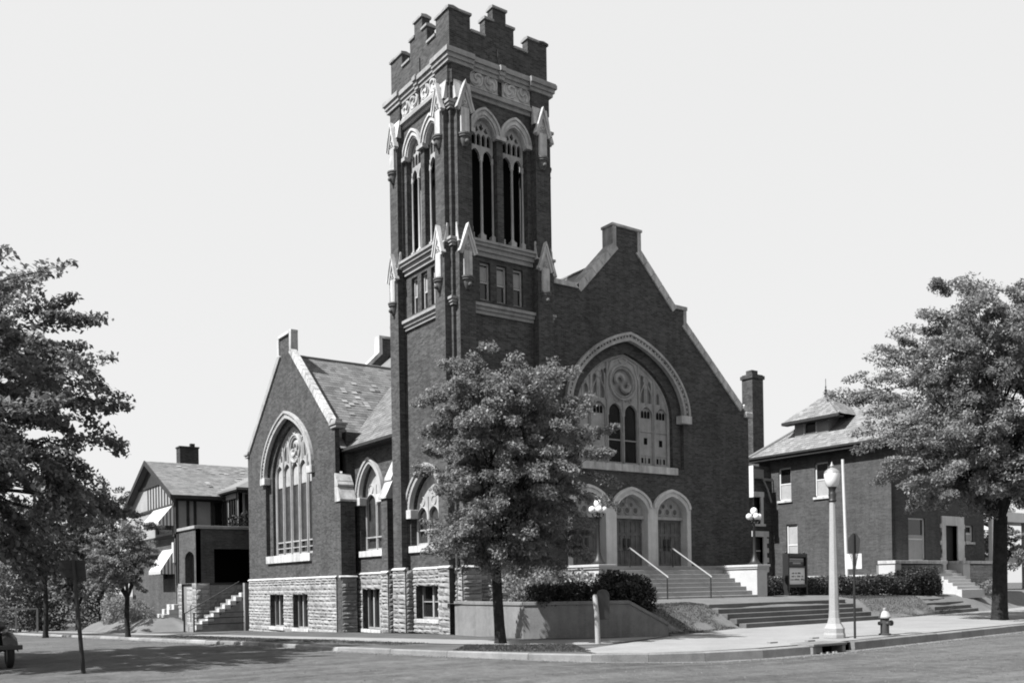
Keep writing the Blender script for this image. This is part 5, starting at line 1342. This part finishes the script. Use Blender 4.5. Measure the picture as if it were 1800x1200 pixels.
tree('small round street tree on the parkway before the timbered house', (-7.97, 17.39, -.42), .12, 2.0, (-8.3, 17.6, 3.5), (1.75, 1.75, 2.1), 110, 130, .14, 14, 'leaf_pale', .5, 8, .35, .85, spray=.1)
tree('dark slim tree by the far walk at the left', (-9.66, 30.12, -.72), .14, 3.2, (-10.0, 30.6, 5.0), (3.4, 3.4, 2.8), 120, 110, .2, 15, 'leaf_dark', .8, 8, .35, .85)
bt = 'trees behind the left street'
for k, (x, y, zc, rx, rz, n, mt, lab) in enumerate((
    (-2.2, 52, 6.2, 4.2, 4.6, 210, 'leaf_dark', 'tall dark tree close behind the timbered house gable'),
    (-5.2, 62, 5.6, 4.6, 5.2, 210, 'leaf_dark', 'deep dark tree behind the dark slim tree'),
    (-8.2, 74, 5.2, 4.8, 4.8, 200, 'leaf_pale', 'pale sunlit tree far up the left street'),
    (-11.8, 84, 6.4, 5.6, 6.0, 200, 'leaf_dark', 'large dark tree at the far left edge'),
    (-5.4, 44, 3.4, 2.6, 2.5, 130, 'leaf_pale', 'light leafed tree at the left end of the house lawn'))):
    tree(lab, (x, y, zg(y) - .1), .17, 2.0, (x, y, zc), (rx, rx, rz), n, 90, .26, 30 + k, mt, .9, 6, .3, .95, group=bt, name='background_tree')
tree('small rounded tree on the lawn at the far right', (50.5, 5.0, 1.2), .1, 1.6, (50.6, 5, 3.9), (2.0, 2.0, 1.7), 70, 110, .16, 41, 'leaf_pale', .5, 6, .35, .9, name='lawn_tree')
tree('bushy tree behind the small lawn tree at the far right', (55, 11, 1.2), .18, 2.0, (54.5, 10.5, 5.0), (5.0, 5, 3.0), 200, 90, .25, 42, 'leaf', .8, 6, .3, .95, name='background_tree')
tree('leafy tree between brick house and far porch', (46.5, 12, 1.2), .18, 2.0, (46, 12, 5.4), (3.4, 3.4, 3.6), 150, 90, .24, 43, 'leaf', .8, 6, .3, .95, name='background_tree')
tree('dark tall tree behind the far right porch', (60, 22, 1.2), .2, 3.0, (58, 22, 9), (8, 8, 6), 260, 90, .32, 44, 'leaf_dark', 1.0, 6, .3, .95, name='background_tree')

def shrub(name, label, cat, boxes, lsize, dens, mat, seed, core=True, group=None, aspect=.5):
    """boxes: (x0,x1,y0,y1,z0,z1) rounded masses of leaves"""
    rng = np.random.default_rng(seed); pts = []
    for x0, x1, y0, y1, z0, z1 in boxes:
        c = np.array([(x0 + x1) / 2, (y0 + y1) / 2, (z0 + z1) / 2]); h = np.array([(x1 - x0) / 2, (y1 - y0) / 2, (z1 - z0) / 2])
        n = int(dens * h[0] * h[1] * h[2] * 8); u = rng.uniform(-1, 1, (n * 2, 3)); q = np.power(np.abs(u), 5).sum(1); u = u[(q < 1)]
        wob = 1 + .1 * np.sin(u[:, 0] * h[0] * 4 + seed) + .08 * np.sin(u[:, 0] * h[0] * 9 + u[:, 1] * 5)
        u = u * np.stack([np.ones_like(wob), wob, wob], 1); pts.append((c + u * h)[:n])
    P = np.concatenate(pts); o = place(bpy.data.objects.new(name, leaf_mesh(name, P, lsize, mat, rng, .3, aspect)), None, I4)
    return tag(o, label, cat, group)

shrub('hedge', 'black clipped yew hedge along the top of the retaining wall', 'hedge', [(-.1 + .78 * i, .95 + .78 * i, -5.6 - .48 * i, -4.5 - .48 * i, 1.0, 1.78 + .05 * (i % 2)) for i in range(4)], .11, 2600, 'yew', 51)
shrub('yew_bush', 'rounded dark yew bush at the right end of the black hedge', 'bush', [(2.7, 3.9, -6.9, -5.8, .85, 2.05), (3.3, 4.4, -6.6, -5.7, .75, 1.75), (2.4, 3.4, -6.3, -5.3, 1, 2.2)], .11, 2600, 'yew', 52)
shrub('shrub', 'mixed leafy shrubs against the tower foot behind the hedge', 'shrub', [(.4, 2.4, -3.2, -1.4, 1.0, 2.2), (1.8, 3.8, -3.0, -1.2, 1.0, 2.35), (3.2, 4.6, -3.6, -2.2, 1.0, 2.3)], .15, 420, 'leaf', 53, aspect=.6)
shrub('tall_plant', 'slender pale flowering plants left of the church steps', 'plant', [(3.6 + .28 * i, 3.75 + .28 * i, -4.1 - .1 * (i % 3), -3.9 - .1 * (i % 3), 1.05, 2.0 + .14 * (i % 4)) for i in range(6)], .13, 1500, 'leaf_pale', 54, aspect=.25)
shrub('hedge', 'leafy clipped hedge in front of the brick house', 'hedge', [(15.05 + i * 1.16, 16.35 + i * 1.16, -1.9 - .06 * i, -.75 - .06 * i, 1.0, 1.98 + .05 * ((i * 7) % 3)) for i in range(10)], .12, 1300, 'hedge', 55)
shrub('yew_bush', 'large dark rounded bush at the right end of the house hedge', 'bush', [(26.6, 28.9, -2.6, -.9, .9, 2.25), (27.6, 29.6, -2.4, -.8, .9, 2.4), (28.8, 30.1, -2.2, -1.2, .95, 1.9)], .12, 1500, 'yew', 56)
shrub('shrub', 'low leafy plants at the foot of the right porch wall', 'shrub', [(35.2, 37.4, -1.6, -.95, .95, 1.7), (33.6, 34.2, -3.0, -2.5, .95, 1.6)], .13, 600, 'leaf_pale', 57)
shrub('shrub', 'leafy bushes below the timbered house steps', 'shrub', [(-4.6, -3.0, 33.0, 35.5, -.6, 1.2), (-5.0, -3.4, 36, 39, -.6, 1.6), (-4.4, -3.0, 31.2, 33, -.6, .8)], .18, 260, 'leaf', 58)
shrub('porch_plant', 'dark leafy plants growing above the timbered house porch parapet', 'plant', [(.2, 1.0, 26.4, 27.4, 5.4, 6.4), (.9, 1.9, 26.4, 27.0, 5.4, 6.7)], .16, 500, 'yew', 59)

shrub('undergrowth', 'dark tangled bushes behind the dark slim tree at the left', 'bushes', [(-9.5, -6.4, 53, 56, -1.4, 3.2), (-7.2, -4.0, 54, 57, -1.4, 3.8), (-4.6, -1.4, 51, 54, -1.2, 3.4), (-13, -9, 62, 66, -1.6, 2.6)], .26, 60, 'leaf_dark', 60)
# lawn bank on the left, far houses, fence
def left_lawn():
    def z(x, y):
        t = smooth((x + 5.6 + (y - 25) * .02) / 2.0) * smooth((46 - y) / 4)
        return zg(y) + .01 + .85 * t * smooth((y - 26.6) / 1.8)
    tag(sheet('side_lawn', [(-5.3, 26.2), (-5.7, 38), (-6.2, 50), (-1, 52), (12, 52), (12, 31), (-2, 31), (-2.2, 26.2)], z, 'lawn', .9), kind='structure')
left_lawn()

def fence():
    r = thing('fence', 'low wire fence with pale posts at the far left', 'fence', (-12, 46, -1))
    pts = [(-19, 50), (-7.2, 50)]
    n = 9
    for i in range(n):
        x = -19 + 11.8 * i / (n - 1); q = MB(); q.box(x - .06, x + .06, 49.95, 50.05, -1.5, .62); q.build('post', 'plaster', r)
    q = MB(); q.box(-19, -7.2, 49.96, 50.04, .55, .66); q.build('rail', 'plaster', r)
    q = MB()
    for k in range(10): q.box(-19, -7.2, 50.05, 50.07, -1.0 + .15 * k, -.98 + .15 * k)
    for k in range(70): x = -19 + .17 * k; q.box(x, x + .015, 50.06, 50.08, -1.1, .5)
    tag(q.build('wire_mesh', 'iron', r), kind='stuff')
fence()

def white_house():
    r = thing('white_house', 'white building glimpsed behind the left trees', 'house', (-14, 95, -1.5))
    q = MB(); q.box(-26, -4, 95, 103, -2, 4.5); q.build('wall', 'white', r)
    q = MB(); q.add([(-27, 94, 4.5), (-3, 94, 4.5), (-3, 99, 7.5), (-27, 99, 7.5), (-27, 104, 4.5), (-3, 104, 4.5)], [(0, 1, 2, 3), (3, 2, 5, 4)]); q.build('roof', 'shingle', r)
    for k in range(6): q = MB(); q.box(-24.5 + 3.5 * k, -23.3 + 3.5 * k, -.02, .05, .4, 2.4); q.build('window', 'glass', r, front(95))
white_house()

def far_porch():
    r = thing('porch_house', 'neighbouring house with white porch roofs beyond the right tree', 'house', (50, 9, 1))
    q = MB(); q.box(46, 62, 16, 24, .5, 8.5); q.build('wall', 'brick_house', r)
    q = MB(); q.box(44, 60, 7, 17, 6.5, 6.75); q.build('porch_roof', 'wood', r)
    q = MB(); q.box(48.5, 60, 4.6, 7, 5.9, 6.6); q.build('porch_fascia', 'white', r)
    q = MB(); q.add([(44.6, 4.2, 5.2), (47.8, 4.2, 5.2), (47.6, 6.4, 6.3), (44.6, 6.4, 6.3)], [(0, 1, 2, 3)]); q.add([(44.6, 4.2, 5.2), (44.6, 6.4, 6.3), (44.6, 6.4, 5.2)], [(0, 1, 2)]); q.build('awning', 'canvas', r)
    for x in (48.7, 53, 57.5): q = MB(); q.box(x, x + .3, 4.7, 5.0, 1, 6); q.build('porch_post', 'plaster', r)
    q = MB(); q.box(48, 60, 4.8, 5.1, 2.9, 3.3); q.build('porch_rail', 'trim', r)
far_porch()

# grass blades on the bank, lawn edge and parkway near the kerb
def blades():
    rng = np.random.default_rng(77); P = []
    def scatter(n, fx, zf):
        k = 0
        while k < n:
            x, y = fx(rng)
            P.append((x, y, zf(x, y) + .03)); k += 1
    scatter(9000, lambda r: (lambda t, s: (3.6 + t * 5.2 - s * .5, -7.9 + t * 1.6 + s * 2.2))(r.uniform(0, 1), r.uniform(.02, 1)), zlawn)
    scatter(9000, lambda r: (r.uniform(19.3, 26), r.uniform(-5.2, -2.6)), zlawn)
    scatter(7000, lambda r: (lambda t, s: (-5.4 + t * 2.3 + s * 1.6, -8.6 - t * 3.2 + s * (1.8 + t)))(r.uniform(0, 1), r.uniform(.0, 1)), lambda x, y: -.01)
    scatter(6000, lambda r: (lambda y: (-7.4 + r.uniform(0, 1.5) if y > 0 else -6.9 - y * .33 + r.uniform(0, 1.2) , y))(r.uniform(-5, 14)), lambda x, y: zg(y) - .012)
    me = leaf_mesh('grass', np.array(P), .07, 'blade', rng, .1, .22, 0, np.tile(np.array([[0, 0, 1.2]]), (len(P), 1)))
    tag(place(bpy.data.objects.new('grass', me), None, I4), 'short rough turf on the bank and parkway', 'grass', None, 'stuff')
blades()

# loose grit and small stones on the road, thickest along the gutters
def grit():
    rng = np.random.default_rng(5); V = []; Fc = []
    base = np.array([(1, 0, 0), (-.5, .8, 0), (-.6, -.7, 0), (.1, .05, .8)])
    def put(x, y, z, r):
        a = rng.uniform(0, 6.28); c, q = math.cos(a), math.sin(a); k = len(V)
        for p in base * r * rng.uniform(.7, 1.3, (4, 1)): V.append((x + p[0] * c - p[1] * q, y + p[0] * q + p[1] * c, z + p[2] * .7))
        Fc.extend([(k, k + 1, k + 3), (k + 1, k + 2, k + 3), (k + 2, k, k + 3)])
    for i in range(2, len(CURB) - 2):
        a, b = Vector(CURB[i]), Vector(CURB[i + 1]); L = (b - a).length
        if a.y > 40 or a.x > 30: continue
        n = Vector(((b - a).y, -(b - a).x)).normalized()
        for k in range(int(L * 45)):
            p = a.lerp(b, rng.uniform()) + n * (.05 + abs(rng.normal()) * .35); put(p.x, p.y, zr(p.x, p.y) + .006, rng.uniform(.012, .035))
    for k in range(5000):
        x, y = rng.uniform(-16, 24), rng.uniform(-22, -14.6)
        if rng.uniform() < .35: x, y = rng.uniform(-15.5, -8.6), rng.uniform(-20, 18)
        put(x, y, zr(x, y) + .001, rng.uniform(.01, .028))
    me = bpy.data.meshes.new('grit'); me.from_pydata([tuple(v) for v in V], [], Fc); me.materials.append(MT['grit'])
    tag(place(bpy.data.objects.new('grit', me), None, I4), 'loose stones and grit scattered on the road and in the gutter', 'grit', None, 'stuff')
MT['grit'] = slatemat('grit_stone', .13, .6)
grit()
